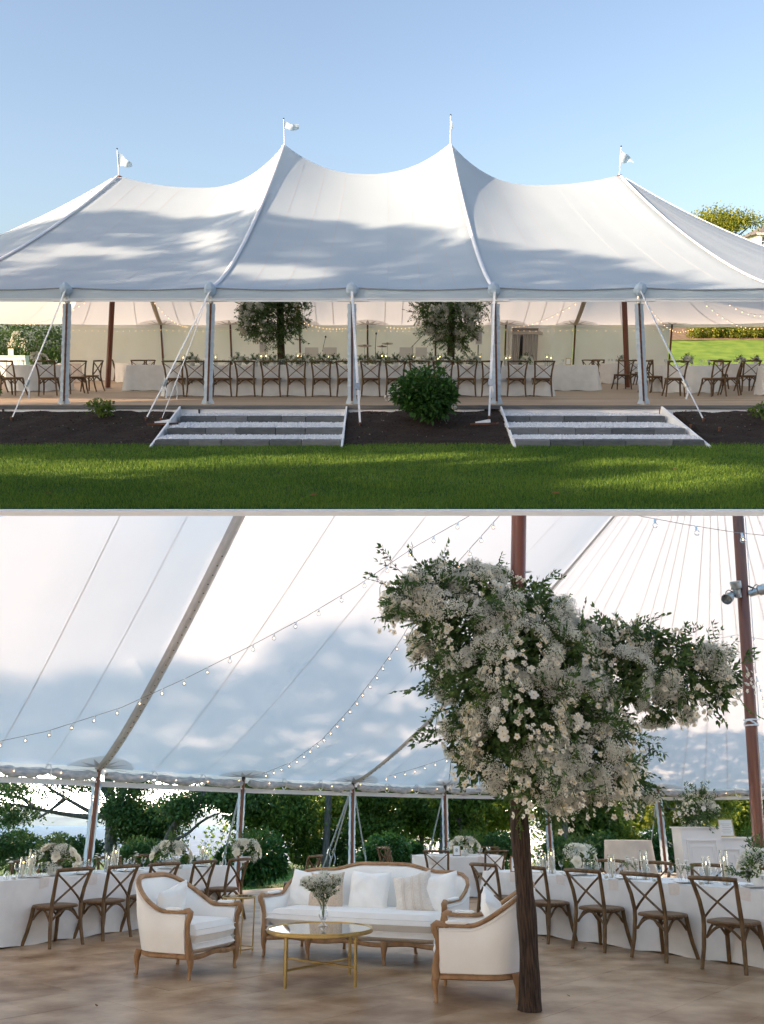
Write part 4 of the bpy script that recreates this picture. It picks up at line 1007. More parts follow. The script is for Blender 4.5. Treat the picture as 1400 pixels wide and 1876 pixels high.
# ---- inside: long tables, chairs
CY = G(1, 640, 727, PZ).y+.27
def chx(px): return G(1, px, 727, PZ).x
row = [320, 360, 406, 450, 497, 543, 589, 635, 680, 725, 769, 812, 856, 900, 947, 994]
for i, px in enumerate(row):
    CHAIR.at((chx(px), CY+random.uniform(-.015, .015), PZ), random.uniform(-.07, .07), ORD[i].capitalize()+' crossback chair from the left along the long table at the front of the tent', 'chairs along the front of the long table', scale=(1.1, 1, 1))
# long tables as rows of butted tables under one long cloth
def long_table_1(x0, x1, y0, y1, lt, lc, seed):
    cx = (x0+x1)/2; L = (x1-x0)/2; W = (y1-y0)/2; path = rect_path(-L, L, -W, W, .03, .14)
    def cor(i): x, y = path[i]; return math.exp(-((abs(x)-L)**2+(abs(y)-W)**2)/.05)*2.2
    return table(Matrix.Translation((cx, (y0+y1)/2, PZ)), lt, lc, path, [(x, y) for x in np.linspace(-L+.15, L-.15, max(2, int(L))) for y in (-W+.1, W-.1)], seed=seed, nf=34, amp=.012, corner=cor)
TX0, TX1 = G(1, 298, 668, PZ+.76).x if False else chx(300), chx(1012)
long_table_1(TX0, TX1, CY+.14, CY+1.04, 'long dining table along the front of the tent', 'white linen cloth on the long front table, chairs ranged along it', 1)
Y2 = CY+3.6
k2 = Y2/CY
long_table_1(G(1, 272, 711, PZ).x, G(1, 600, 711, PZ).x, Y2, Y2+.9, 'second long table behind the left half of the front table', 'white linen cloth of the left table in the second row', 2)
long_table_1(G(1, 660, 711, PZ).x, G(1, 1060, 711, PZ).x, Y2, Y2+.9, 'second long table behind the right half of the front table', 'white linen cloth of the right table in the second row', 3)
TT = PZ+.762
ty = CY+.58
wherex = lambda px: ('left end', 'left half', 'middle', 'right half', 'right end')[min(4, int((px-300)/145))]
near = lambda px: ORD[min(range(16), key=lambda i: abs(row[i]-px))]
for i, px in enumerate((352, 437, 790, 868, 965)):
    CENTER.at((V(1, px, 655, ty).x, ty, TT), .2*i, 'bouquet of white flowers on the long front table behind the '+near(px)+' chair from the left', 'bouquets on the long front table')
for i, px in enumerate((468, 500, 530, 560, 590, 615, 665, 695, 725, 752, 820, 842)):
    GREENS.at((V(1, px, 655, ty).x, ty+random.uniform(-.1, .1), TT), random.uniform(-.3, .3), 'loose green runner bouquet on the front table, '+ORD[i]+' of its row from the left', 'leafy runner bouquets on the long front table', scale=(1.1, 1, random.uniform(.85, 1.15)))
for i, px in enumerate((338, 386, 394, 480, 488, 545, 553, 602, 648, 700, 707, 758, 802, 806, 880, 926, 934, 1003, 1008)):
    CANDLE.at((V(1, px, 655, ty).x, ty-.12+.1*(i % 3), TT), 0, ORD[i].capitalize()+' candle in a glass cylinder from the left on the long front table', 'candles on the long front table', scale=(1, 1, random.uniform(.85, 1.2)))
for i, px in enumerate(row):
    for j, (dx, dy) in enumerate(((.13, .33), (.21, .36))):
        GOBLET.at((chx(px)+dx, CY+dy+.05, TT), 0, ('Left', 'Right')[j]+' goblet at the '+ORD[i]+' chair from the left of the long front table', 'goblets on the long front table')
    NAPKIN.at((chx(px)+.05, CY+.135, TT+.002), 0, 'Blush napkin hanging at the '+ORD[i]+' chair from the left of the long front table', 'napkins along the front table')
for i, px in enumerate((275, 300, 335, 372, 410, 1030, 1046)):
    p = V(1, px, 655, Y2+.4); GOBLET.at((p.x, Y2+.3, TT), 0, ORD[i].capitalize()+' goblet from the left on the second row of long tables', 'goblets on the second row tables')
framed_card((V(1, 1041, 655, Y2+.3).x, Y2+.25, TT), -.3, '', 'small gold framed card at the right end of the second row table', GOLD, .16, .2)
framed_card((V(1, 1318, 655, 22).x, 22, TT), -.3, '', 'small dark framed card on the round table at the right', OAK, .10, .14)

# chairs and tables to the sides: (px of seat centre, py of feet, turn in degrees)
def chair1(px, py, deg, lb, gp): p = G(1, px, py, PZ); CHAIR.at((p.x, p.y, PZ), R(deg), lb, gp, scale=(1.08, 1.04, 1))
def round1(px, py, r, lt, lc, seed, tan=None):
    p = G(1, px, py, PZ); table(Matrix.Translation((p.x, p.y, PZ)), lt, lc, circ_path(r), [(r*.6*c, r*.6*s) for c, s in ((1, 0), (-1, 0), (0, 1), (0, -1))], amp=.03, nf=14, seed=seed, flare=.02, clothmat=tan); return p
GL, GR = 'chairs round the tables at the left of the tent', 'chairs round the tables at the right of the tent'
p = round1(75, 715, .92, 'round dining table at the left front of the tent', 'white cloth on the round table at the left front', 11)
for px, py, dg, lb in ((27, 724, -12, 'chair backing the lawn, left end of the left front table'), (93, 724, 8, 'chair facing the middle of the left front table'), (142, 721, 30, 'chair angled at the right side of the left front table'), (168, 717, 78, 'chair seen side on at the right of the left front table'), (-6, 719, -40, 'chair cut by the left edge at the left front table')):
    chair1(px, py, dg, 'Crossback '+lb, GL)
q = Vector((p.x, p.y, TT)); CENTER2.at(q+Vector((0, 0, 0)), 0, 'airy white bouquet on the round table at the left front', None, scale=1.6)
for i in range(9): a = i*.7; GOBLET.at(q+Vector((.55*math.cos(a), .55*math.sin(a), 0)), 0, ORD[i].capitalize()+' goblet round the left front table', 'goblets on the left front table')
p = round1(248, 700, .75, 'round dining table in the left rear of the tent', 'white cloth on the round table in the left rear', 12)
for px, py, dg, lb in ((222, 698, -70, 'facing right at the left rear table'), (232, 696, -20, 'beside the one facing right at the left rear table'), (258, 709, 15, 'in front of the left rear table'), (266, 708, 60, 'turned left in front of the left rear table'), (277, 696, 150, 'behind the left rear table')):
    chair1(px, py, dg, 'Crossback chair '+lb, GL)
p = round1(1137, 702, .85, 'round dining table in the right rear of the tent', 'white cloth on the round table in the right rear', 13)
for px, py, dg, lb in ((1074, 712, 95, 'seen side on beyond the right end of the second row table'), (1084, 704, -60, 'angled between the second row table and the right rear table'), (1098, 699, -30, 'facing the right rear table from its left'), (1110, 702, -75, 'side on at the left of the right rear table'), (1138, 713, 4, 'with its back to the lawn at the right rear table'), (1164, 711, -20, 'half hidden by the laced pole at the right rear table'), (1174, 706, 60, 'angled right of the laced pole at the right rear table')):
    chair1(px, py, dg, 'Crossback chair '+lb, GR)
q = Vector((p.x, p.y, TT)); CENTER2.at(q, 0, 'white bouquet on the round table in the right rear')
for i in range(7): a = i*.9; GOBLET.at(q+Vector((.5*math.cos(a), .5*math.sin(a), 0)), 0, ORD[i].capitalize()+' goblet round the right rear table', 'goblets on the right rear table')
p = round1(1255, 718, .93, 'round dining table right of the laced pole', 'white cloth on the round table right of the laced pole', 14)
for px, py, dg, lb in ((1194, 719, -62, 'at the left of the right front table'), (1233, 726, -8, 'under the long guy strap at the right front table'), (1303, 726, 18, 'with its back to the lawn right of the long guy strap'), (1334, 724, 60, 'side on at the right of the right front table')):
    chair1(px, py, dg, 'Crossback chair '+lb, GR)
q = Vector((p.x, p.y, TT)); CENTER.at(q, 1, 'white and green bouquet on the round table right of the laced pole')
for i in range(11): a = i*.57; GOBLET.at(q+Vector((.6*math.cos(a), .6*math.sin(a), 0)), 0, ORD[i].capitalize()+' goblet round the right front table', 'goblets on the right front table')
p = round1(1368, 706, .9, 'round dining table near the right edge of the upper picture', 'white cloth on the table near the right edge', 15)
for px, py, dg, lb in ((1316, 713, -50, 'behind the side-on chair, left of the right edge table'), (1365, 717, 2, 'with its back to the lawn at the right edge table'), (1397, 716, 40, 'cut by the right edge at the right edge table'), (1330, 697, 230, 'on the far side of the right edge table')):
    chair1(px, py, dg, 'Crossback chair '+lb, GR)
q = Vector((p.x, p.y, TT)); CENTER2.at(q+Vector((-.3, 0, 0)), 0, 'white bouquet on the table near the right edge'); CENTER2.at(q+Vector((.3, .1, 0)), 1, 'second, right-hand white bouquet on the table near the right edge')
for i in range(9): a = i*.7; GOBLET.at(q+Vector((.6*math.cos(a), .6*math.sin(a), 0)), 0, ORD[i].capitalize()+' goblet round the right edge table', 'goblets on the right edge table')
p = round1(1425, 724, .55, 'small high table at the right edge', 'cream cloth at the far right edge of the upper picture', 16)

# bar, frame and tall flowers far left
def bar_unit(name, label, loc, rz, L, H, T, panels, w=PLACE):
    t = thing(name, label, 'bar', loc=loc, rz=rz)
    MB().box((0, 0, H/2), (L, T, H)).obj('cabinet', WHITEP, t); MB().box((0, 0, H+.015), (L+.06, T+.06, .03)).obj('counter', WHITEP, t)
    MB().box((0, -T/2-.01, .05), (L+.02, .02, .1)).obj('plinth', WHITEP, t)
    for k in range(panels):
        cx = -L/2+L*(k+.5)/panels; pw, ph = L/panels*.72, H*.66
        for s in (-1, 1): MB().box((cx+s*pw/2, -T/2-.012, H*.5), (.03, .024, ph+.03)).obj('panel_moulding', WHITEP, t); MB().box((cx, -T/2-.012, H*.5+s*ph/2), (pw-.032, .024, .03)).obj('panel_moulding', WHITEP, t)
        for s in (-1, 1): MB().box((cx+s*pw*.36, -T/2-.006, H*.5), (.018, .012, ph*.74)).obj('inner_moulding', WHITEP, t); MB().box((cx, -T/2-.006, H*.5+s*ph*.37), (pw*.72-.02, .012, .018)).obj('inner_moulding', WHITEP, t)
    return t
pb = G(1, 22, 692, PZ); bar_unit('bar_counter', 'white panelled bar at the far left of the tent', pb, 0, 1.7, 1.05, .5, 2)
framed_card((pb.x+.1, pb.y-.1, PZ+1.08), 0, '', 'gold framed sign on the far left bar', GOLD, .28, .34, 3)
def tall_vase(loc, label, R_, seed, n=(26, 16, 8), S=.55):
    t = thing('tall_arrangement', label, 'flowers', loc=loc)
    MB().lathe([(.09, 0), (.09, .01), (.015, .03), (.012, S-.10), (.05, S-.03), (.05, S), (0, S)], 12).obj('stand', GLASS, t, smooth=True)
    floral_crown(t, [((0, 0, S+R_*.55), R_*.8), ((R_*.6, 0, S-.05+R_*.5), R_*.55), ((-R_*.6, .0, S-.05+R_*.5), R_*.55)], n[0], n[1], n[2], 6, 500, .9, seed); return t
tall_vase((pb.x+.55, pb.y, PZ+1.08), 'tall arrangement of white flowers at the far left bar', .42, 21)
p = round1(130, 700, .45, 'cocktail table by the rear wall at the left', 'tan cloth of the cocktail table near the rear wall', 17, NAP)

# the two poles dressed as flowering trees
FT1 = [(478, 575, 34), (462, 592, 20), (505, 570, 40), (535, 572, 28), (540, 600, 20), (515, 610, 26), (490, 612, 22), (470, 560, 30), (530, 545, 36), (500, 535, 44), (460, 605, 14)]
FT2 = [(795, 570, 34), (830, 575, 44), (865, 570, 22), (855, 600, 24), (835, 615, 28), (805, 608, 26), (788, 600, 16), (780, 560, 24), (860, 548, 30), (820, 540, 44), (848, 628, 16)]
for bl, px, lb, sd in ((FT1, 517, 'left flowering tree built round a pole behind the long table', 31), (FT2, 825, 'right flowering tree built round a pole behind the long table', 32)):
    base = Vector((G(1, px, 712, PZ).x*DM/G(1, px, 712, PZ).y, DM, PZ)); t = thing('floral_tree', lb, 'floral tree', loc=base, group='flowering trees inside the upper tent')
    MB().tube([(0, 0, 0), (0, 0, 1.3), (0, 0, 3.2)], [.15, .12, .10], 10).obj('trunk', TRUNKD, t, smooth=True); MB().tube([(0, 0, 3.2), (0, 0, 7.)], .085, 8).obj('pole', POLE, t)
    nr = random.Random(sd); blobs = []
    for a, b_, r in bl:
        q = V(1, a, b_, DM)-base; blobs.append(((q.x, nr.uniform(-.45, .3), q.z), r/F*DM*.88))
    floral_crown(t, blobs, 230, 62, 14, 14, 7500, 1.0, sd, Vector((0, -1, .1)))

# band gear by the rear wall
DB = DM+4.5
def stand_mic(px, pyt, label, boom):
    p = G(1, px, 703, PZ); p = Vector((p.x*DB/p.y, DB, PZ)); h = V(1, px, pyt, DB).z-PZ; t = thing('microphone_stand', label, 'microphone stand', loc=p)
    MB().lathe([(.14, 0), (.14, .02), (.02, .03)], 12).obj('base', BLACK, t); MB().tube([(0, 0, .02), (0, 0, h*.78)], .012, 6).obj('upright', BLACK, t)
    MB().tube([(-boom*.3, 0, h*.70), (boom, 0, h)], .010, 6).obj('boom', BLACK, t); MB().ball((boom*1.04, 0, h+.02), .035, 8, sz=1.3).obj('microphone', BLACK, t)
stand_mic(593, 618, 'microphone stand between the flowering trees, nearer the left one', .10); stand_mic(756, 612, 'microphone boom stand left of the right flowering tree', .42); stand_mic(688, 612, 'slim microphone stand by the rear pole in the middle', .03)
for px, py, r, lb in ((668, 633, .28, 'large brown cymbal on its stand'), (700, 634, .19, 'small cymbal left of the upper one'), (710, 629, .22, 'topmost cymbal of the drum kit')):
    q = V(1, px, py, DB+.5); t = thing('cymbal', lb, 'cymbal', loc=(q.x, q.y, PZ)); h = q.z-PZ
    MB().tube([(0, 0, 0), (0, 0, h)], .012, 6).obj('stand', CHROME, t)
    for a in (0, 2.1, 4.2): MB().tube([(0, 0, .4), (.28*math.cos(a), .28*math.sin(a), 0)], .009, 5).obj('leg', CHROME, t)
    m = MB().lathe([(0, .03), (r*.2, .03), (r*.25, .005), (r, -.01), (r, -.016), (0, 0)], 20); put('disc', m.mesh('disc', BRASS, smooth=True), t, M=Matrix.Translation((0, 0, h)) @ Matrix.Rotation(.18, 4, 'X'))
for px, py, w_, lb in ((571, 637, .40, 'grey music stand left of the first microphone'), (604, 637, .42, 'grey music stand right of the first microphone'), (744, 637, .38, 'grey music stand left of the right flowering tree'), (772, 637, .34, 'grey music stand in front of the right flowering tree')):
    q = V(1, px, py, DB-.3); t = thing('music_stand', lb, 'music stand', loc=(q.x, q.y, PZ)); h = q.z-PZ
    MB().box((0, 0, h-.16), (w_*1.25, .03, .34), Matrix.Rotation(-.2, 3, 'X')).obj('desk', mat('desk_grey', (.55, .53, .48), None), t); MB().tube([(0, .02, 0), (0, .02, h-.2)], .014, 6).obj('upright', BLACK, t)
    for a in (.5, 2.6, 4.7): MB().tube([(0, .02, .25), (.25*math.cos(a), .25*math.sin(a), 0)], .01, 5).obj('leg', BLACK, t)
for px, lb in ((482, 'white loudspeaker column left of the left flowering tree'), (877, 'white loudspeaker column right of the right flowering tree')):
    q = V(1, px, 606 if px > 600 else 628, DB+1); t = thing('loudspeaker', lb, 'loudspeaker', loc=(q.x, q.y, PZ)); h = q.z-PZ
    MB().box((0, 0, h-.25), (.28, .28, .55)).obj('cabinet', WHITEP, t); MB().box((0, -.146, h-.25), (.22, .012, .48)).obj('grille', mat('grille_grey', (.45, .44, .42), None), t); MB().tube([(0, 0, 0), (0, 0, h-.5)], .02, 6).obj('pole', BLACK, t)

# strings of lights in the upper tent
def swag(a, b_, sag, n=14): return [lerp(Vector(a), Vector(b_), i/n)-Vector((0, 0, sag*math.sin(PI*i/n))) for i in range(n+1)]
rear = []
for k in range((NE-NR0)*6+1): e = NR0+k/6; q = T1.eave(e); rear.append(q+Vector((0, -.14, -.22-.05*abs(math.sin(k*PI/6)))))
light_string(rear, 84, 'line of tiny warm bulbs along the top of the rear wall', BULB_FAIRY, .004, scale=.55)
re = []
for k in range(13): e = NR0-2+k/6; q = T1.eave(e); re.append(q+Vector((-.1, -.14, -.22-.04*abs(math.sin(k*PI/6)))))
light_string(re, 20, 'tiny warm bulbs along the right rear corner of the eave', BULB_FAIRY, .004, scale=.55)
for (pa_, da), (pb_, db), sg, nb_, lb in ((((1180, 548), DM), ((1272, 600), DR-1), .5, 18, 'swag of bulbs running down to the right rear corner pole'), (((1280, 545), DM-2), ((1400, 600), DM+5), .3, 14, 'bulbs slanting down at the right end of the tent'),
        (((1320, 545), DM-3), ((1420, 575), DM), .2, 9, 'upper bulbs crossing the canvas at the right end'), (((480, 545), DM), ((636, 600), DR-1), .35, 22, 'faint swag of bulbs between the left tree and the middle'), (((870, 548), DM), ((706, 598), DR-1), .35, 20, 'faint swag of bulbs left of the right flowering tree'),
        (((1060, 552), DM), ((935, 598), DR-1), .2, 14, 'swag of bulbs right of the right flowering tree'), (((280, 550), DM), ((345, 598), DR-1), .2, 12, 'swag of bulbs above the left rear table'), (((160, 550), DM), ((20, 590), DR-3), .3, 16, 'swag of bulbs at the left end of the tent')):
    light_string(swag(V(1, *pa_, da), V(1, *pb_, db), sg), nb_, lb, BULB_FAIRY, .0035, scale=.7)

# beyond the tent
def hedge(name, label, boxes, n, leaf, m_, seed, cat='hedge', kind=None, stems=True):
    nr = np.random.default_rng(seed); c0 = Vector(boxes[0][0]); t = thing(name, label, cat, loc=c0); P = []
    tot = sum(b[1] for b in boxes)
    for (c, r) in boxes: pass
    bl = [((c[0]-c0.x, c[1]-c0.y, c[2]-c0.z), r) for c, r in boxes]
    p, d = blob_points(bl, n, nr, .6); v, f = leaf_quads(p, d+nr.normal(size=d.shape)*.6, leaf*nr.uniform(.6, 1.3, n), nr, .3, .6)
    put('foliage', npmesh('foliage', v, f, m_), t, kind='stuff')
    if stems:
        m = MB()
        for c, r in bl: m.tube([(c[0], c[1], -c0.z+.0 if False else c[2]-r), (c[0], c[1], c[2])], .03, 5)
        m.obj('stems', BARK, t)
    return t
hb = []
for i in range(26):
    q = V(1, -120+i*11, random.uniform(622, 640), DR+8+random.uniform(0, 2)); hb.append(((q.x, q.y, max(.6, q.z)), random.uniform(.9, 1.3)))
    hb.append(((q.x+.3, q.y+.4, .9), 1.1))
hedge('dark_hedge', 'dark green hedge beyond the left end of the tent', hb, 26000, .13, LEAFD, 41)
for i in range(12):
    px = 1276+i*13; q = V(1, px, 616, DR+15.0+.5*(i % 2)); sh = shrub('bank_shrub', 'yellow-green shrub on the far bank, '+ORD[i]+' from the left', (q.x, q.y, hill(q.x, q.y)-.1), .62, .5, random.uniform(.95, 1.3), 800, .13, LEAFY, 50+i, 0, 'shrubs on the far bank')
m = MB(); 
for i in range(30):
    pass
m.grid(lambda a, b: (lambda x, y: (x, y, hill(x, y)+.03))(lerp(14, 32, a), lerp(DR+14.2, DR+19.5, b)), 24, 8); m.obj('bank_mulch', mat('bank_mulch', (.16, .11, .07), (.24, .17, .11), .95, 3), kind='structure')
# tree and house up the hill, right
D = 74; c = V(1, 1318, 425, D); bz = hill(c.x, D)
bl = []
for px, py, r in ((1285, 408, 15), (1305, 400, 16), (1330, 402, 16), (1350, 404, 14), (1368, 402, 12), (1384, 406, 9), (1270, 418, 10), (1310, 418, 16), (1335, 418, 13), (1300, 432, 10), (1318, 442, 10), (1290, 424, 10), (1330, 446, 9)):
    q = V(1, px, py, D+random.uniform(-2, 2))-Vector((c.x, D, bz)); bl.append(((q.x, q.y, q.z), r/F*D))
tree('hill_tree', 'yellow-green tree standing on the hill beyond the right end of the tent', (c.x, D, bz), ([(0, 0, 0), (.1, 0, (c.z-bz)*.5), (.0, 0, c.z-bz)], .28, .12),
     [([(0, 0, (c.z-bz)*.6), (x*.5, y*.5, (c.z-bz)*.85), (x, y, z)], .10, .03) for (x, y, z), r in bl[:9]], bl, 7000, .20, LEAFY, seed=60, shell=.3)
q = V(1, 1400, 462, 92); bz = q.z; hs = thing('hill_house', 'white house with a grey hipped roof on the hill at the right edge', 'house', loc=(q.x+1.2, 92, bz))
W_, HH = 5.8, 1.5
MB().box((0, 0, HH/2-2), (W_, 5, HH+4)).obj('wall', HWALL, hs)
MB().add([(-W_/2-.5, -3, HH), (W_/2+.5, -3, HH), (W_/2+.5, 3, HH), (-W_/2-.5, 3, HH), (-.9, 0, HH+1.55), (.9, 0, HH+1.55)], [(0, 1, 5, 4), (1, 2, 5), (2, 3, 4, 5), (3, 0, 4), (3, 2, 1, 0)]).obj('roof', HROOF, hs)
MB().box((0, -3.02, HH-.06), (W_+1.1, .1, .18)).obj('fascia', HWALL, hs)
for x in np.arange(-2.4, 2.6, .8):
    w = MB().box((x, -2.51, .75), (.52, .06, .85)).obj('window', HWIN, hs); MB().box((x, -2.555, .75), (.05, .04, .85)).obj('mullion', HWALL, w); MB().box((x, -2.555, .75), (.52, .045, .04)).obj('transom', HWALL, w)
MB().box((0, -2.8, -.05), (W_+.4, .6, .10)).obj('balcony', HWALL, hs)
q = V(1, 1395, 463, 84); shrub('hill_shrub', 'green bush below the hill house at the right edge', (q.x, 84, q.z-.9), 1.2, 1., 1.4, 900, .2, LEAFM, 71)


# ================================================================== LOWER PLACE: inside the tent, looking out to the sea
PLACE = 2
HE = 2.43
FR = {1: G(2, 700, 1700, 0)}
# floor: a sheet with panels lying on it as far as they can be told apart
fl = None
# ---- the tent canopy
EP = [G(2, x, y, HE) for x, y in ((182, 1403), (446, 1421), (647, 1430), (815, 1437), (1002, 1441), (1205, 1443), (1425, 1440))]
dl = (EP[0]-EP[1]); dl = dl/dl.length*3.3
PA = G(2, 972, 1853, 0); PA.z = 0
LE = (EP[2]-EP[0]).normalized(); LE.z = 0; LE.normalize()
PB = PA+LE*5.6; tmp = V(2, 1356, 1100, PB.y); PB.x = tmp.x+.02
PZp = PA-LE*5.6
PKZ = 8.1
fan = [EP[0]+dl*2, EP[0]+dl]+EP
last = fan[-1]; fan += [last+Vector((3.0, -2.2, 0)), last+Vector((5.0, -5.0, 0)), last+Vector((6.0, -8.6, 0)), last+Vector((6.0, -12.2, 0))]
for f_ in fan: f_.z = HE
SH_ = Vector((-1.15, 0, 0))
AA = [PZp+SH_, lerp(PZp, PA, .5)+SH_, PA+SH_, lerp(PA, PB, .5)+SH_*.6]+[PB]*(len(fan)-4)
AA = [Vector((a.x, a.y, PKZ)) for a in AA]
T2 = Tent(fan, AA, [(0, 2, 6.4), (2, 4, 6.5)], 1.25)
NF = len(fan)-1
ang = math.atan2(*(lambda v: (v.y, v.x))(G(2, 446, 1765)-G(2, 171, 1807)))
PWm, PHm = 1.22, .61; pb_ = MB()
pme = MB().box((0, 0, .0), (PWm-.0025, PHm-.0025, .012)).mesh('floor_panel', FLOOR)
ca, sa = math.cos(ang), math.sin(ang); far = MB(); cnt = 0; cells = []
POLY = [Vector((-22, -5))]+[Vector((T2.eave(e).x, T2.eave(e).y))*1.012 for e in np.arange(0, NF+.01, .25)]+[Vector((22, -5))]
POLY.insert(1, Vector((-22, POLY[1].y-12)))
def inside(x, y):
    c = False
    for a, b in zip(POLY, POLY[1:]+POLY[:1]):
        if (a.y > y) != (b.y > y) and x < (b.x-a.x)*(y-a.y)/(b.y-a.y)+a.x: c = not c
    return c
fb = MB(); fb.add([(p.x, p.y, -.006) for p in POLY]+[(p.x, p.y, -.30) for p in POLY], [tuple(range(len(POLY)-1, -1, -1))]+[(i, (i+1) % len(POLY), len(POLY)+(i+1) % len(POLY), len(POLY)+i) for i in range(len(POLY))])
fl = fb.obj('floor', GAPM, kind='structure')
for i in range(-26, 27):
    for j in range(-44, 45):
        u = (i+.5*(j % 2))*PWm; v = j*PHm; x, y = u*ca-v*sa, 9+u*sa+v*ca
        if not -5 < y < 40 or not inside(x, y) or abs(x) > 21: continue
        cells.append((abs(x)/max(4., y) > .56 or y < 7.2, math.hypot(x, y-9), x, y))
cells.sort()
for k, (off, d_, x, y) in enumerate(cells):
    M = Matrix.Translation((x, y, -.002+.0012*random.random())) @ Matrix.Rotation(ang, 4, 'Z')
    if k < 290 and not off: put('floor_panel', pme, fl, M=M)
    else: far.box((0, 0, 0), (PWm-.004, PHm-.004, .012)); far.v[-8:] = [tuple(M @ Vector(q)) for q in far.v[-8:]]
far.obj('floor_panels_beyond', FLOOR, fl, kind='stuff')

def clip(o, M=None):
    """end a piece just below the underside of the lawn slab above it"""
    import bmesh
    bm = bmesh.new(); bm.from_mesh(o.data); W = W2M
    if o.parent: W = W2M @ o.parent.matrix_basis @ o.matrix_basis
    bm.transform(W); z = -.085
    bmesh.ops.bisect_plane(bm, geom=bm.verts[:]+bm.edges[:]+bm.faces[:], plane_co=(0, 0, z), plane_no=(0, 0, 1), clear_outer=True)
    bmesh.ops.delete(bm, geom=[v for v in bm.verts if v.co.y < Y0+.08 and (v.co.z-EYE1) > (ZB-EYE1)*v.co.y/Y0], context='VERTS')
    bm.transform(W.inverted()); bm.to_mesh(o.data); bm.free(); return o
def clip_near(o):
    import bmesh
    bm = bmesh.new(); bm.from_mesh(o.data); W = W2M
    if o.parent: W = W2M @ o.parent.matrix_basis @ o.matrix_basis
    bm.transform(W); n_ = Vector((0, -(ZB-.005-EYE1)/Y0, 1)).normalized()
    bmesh.ops.bisect_plane(bm, geom=bm.verts[:]+bm.edges[:]+bm.faces[:], plane_co=(0, 0, EYE1), plane_no=n_, clear_outer=True)
    bm.transform(W.inverted()); bm.to_mesh(o.data); bm.free(); return o
tent2 = thing('tent_interior', 'white sailcloth tent seen from inside, its canvas lit by the evening sun', 'tent', loc=(0, 0, 0))
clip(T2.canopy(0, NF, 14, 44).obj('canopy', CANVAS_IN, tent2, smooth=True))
for k in range(0, NF):
    qs = (1/3, 2/3) if k < 4 else (.2, .4, .6, .8) if k >= 6 else (.25, .5, .75)
    for q in qs: clip(T2.ribbon(k+q, .011, -.012, 0, .93, 40).obj('seam', SEAM_DK, tent2))
for k in (2, 4):
    w_ = {2: .095, 4: .07, 7: .05}[k]
    clip(T2.ribbon(k, w_, -.05, 0.0, .97, 40, arch=-.03).obj('web_channel', mat('webbing_grey', (.58, .55, .52), (.66, .63, .60), .7, 5, transl=.25), tent2))
    clip(T2.ribbon(k, w_*.28, -.095, 0.0, .97, 40).obj('web_strap', mat('webbing_tan', (.70, .66, .60), None, .7, transl=.15), tent2))
    if k < 7:
        gm = MB().lathe([(.012, 0), (.012, -.008), (0, -.010)], 6).mesh('grommet', BLACK)
        for i in range(34):
            u = .008+i*.0165; P = T2.surf(k, u)
            if (W2M @ P).z < -.2: put('grommet', gm, tent2, M=Matrix.Translation(P+T2.normal(k, max(u, .02))*-.10))
for k in range(1, NF):
    T2.patch(k, .78, .62, -.02).obj('reinforcing_patch', PATCH, tent2); T2.patch(k, .74, .60, -.032, star=7).obj('star_patch', PATCH2, tent2)
def strip2(e0, e1, z0, z1, off, amp, name, mt, nb=40, sag=.0):
    m = MB(); n = int((e1-e0)*nb)
    def fn(a, b):
        e = lerp(e0, e1, a); P = T2.eave(e); Q = T2.eave(min(NF, e+.02))-T2.eave(max(0, e-.02)); nn = Vector((Q.y, -Q.x, 0)).normalized(); f = e-math.floor(e)
        w = amp*(math.sin(e*53+b*3)+.8*math.sin(e*131+b*5)+.6*math.sin(e*31-b*4))*math.sin(PI*min(1, b*1.05))
        return P+nn*(off+w)+Vector((0, 0, lerp(z0, z1, b)-sag*math.sin(PI*f)))
    m.grid(fn, n, 6); return m.obj(name, mt, tent2, smooth=True)
strip2(0, NF, .0, -.16, .0, .004, 'valance', CANVAS_IN, sag=.03); strip2(0, NF, -.27, -.37, -.02, .002, 'eave_rail', RAIL)
VINYL = mat('rolled_wall', (.46, .50, .55), (.74, .73, .73), .35, 7, .9, 9, spec=.5, stretch=(1, 1, 2.5), transl=.2)
for k in range(NF):      # rolled-up side walls, strapped under the eave
    m = MB(); pts = []; rr = []; n = 34; sd = random.uniform(0, 9)
    for i in range(n+1):
        f = .03+.94*i/n; P = T2.eave(k+f); Q = T2.eave(min(NF, k+f+.02))-T2.eave(max(0, k+f-.02)); nn = Vector((Q.y, -Q.x, 0)).normalized()
        bag = abs(math.sin(3*PI*f)); pts.append(P+nn*.09+Vector((0, 0, -.15-.045*bag+.008*math.sin(f*60+sd)))); rr.append(.045+.030*bag+.008*math.sin(f*41+sd)+.006*math.sin(f*90))
    m.tube(pts, rr, 10, flat=1.15); m.v = [(x+random.uniform(-.006, .006), y+random.uniform(-.006, .006), z+random.uniform(-.008, .008)) for x, y, z in m.v]
    m.obj('rolled_wall', VINYL, tent2, smooth=80)
    for f in (1/3, 2/3):
        P = T2.eave(k+f); Q = T2.eave(min(NF, k+f+.02))-T2.eave(max(0, k+f-.02)); nn = Vector((Q.y, -Q.x, 0)).normalized(); c = P+nn*.09+Vector((0, 0, -.12))
        t_ = Q.normalized(); MB().tube([c+nn*.085*math.cos(a)+Vector((0, 0, .115*math.sin(a)-.03)) for a in np.linspace(0, 2*PI, 13)[:-1]], .013, 4, closed=True).obj('wall_strap', RAIL, tent2)
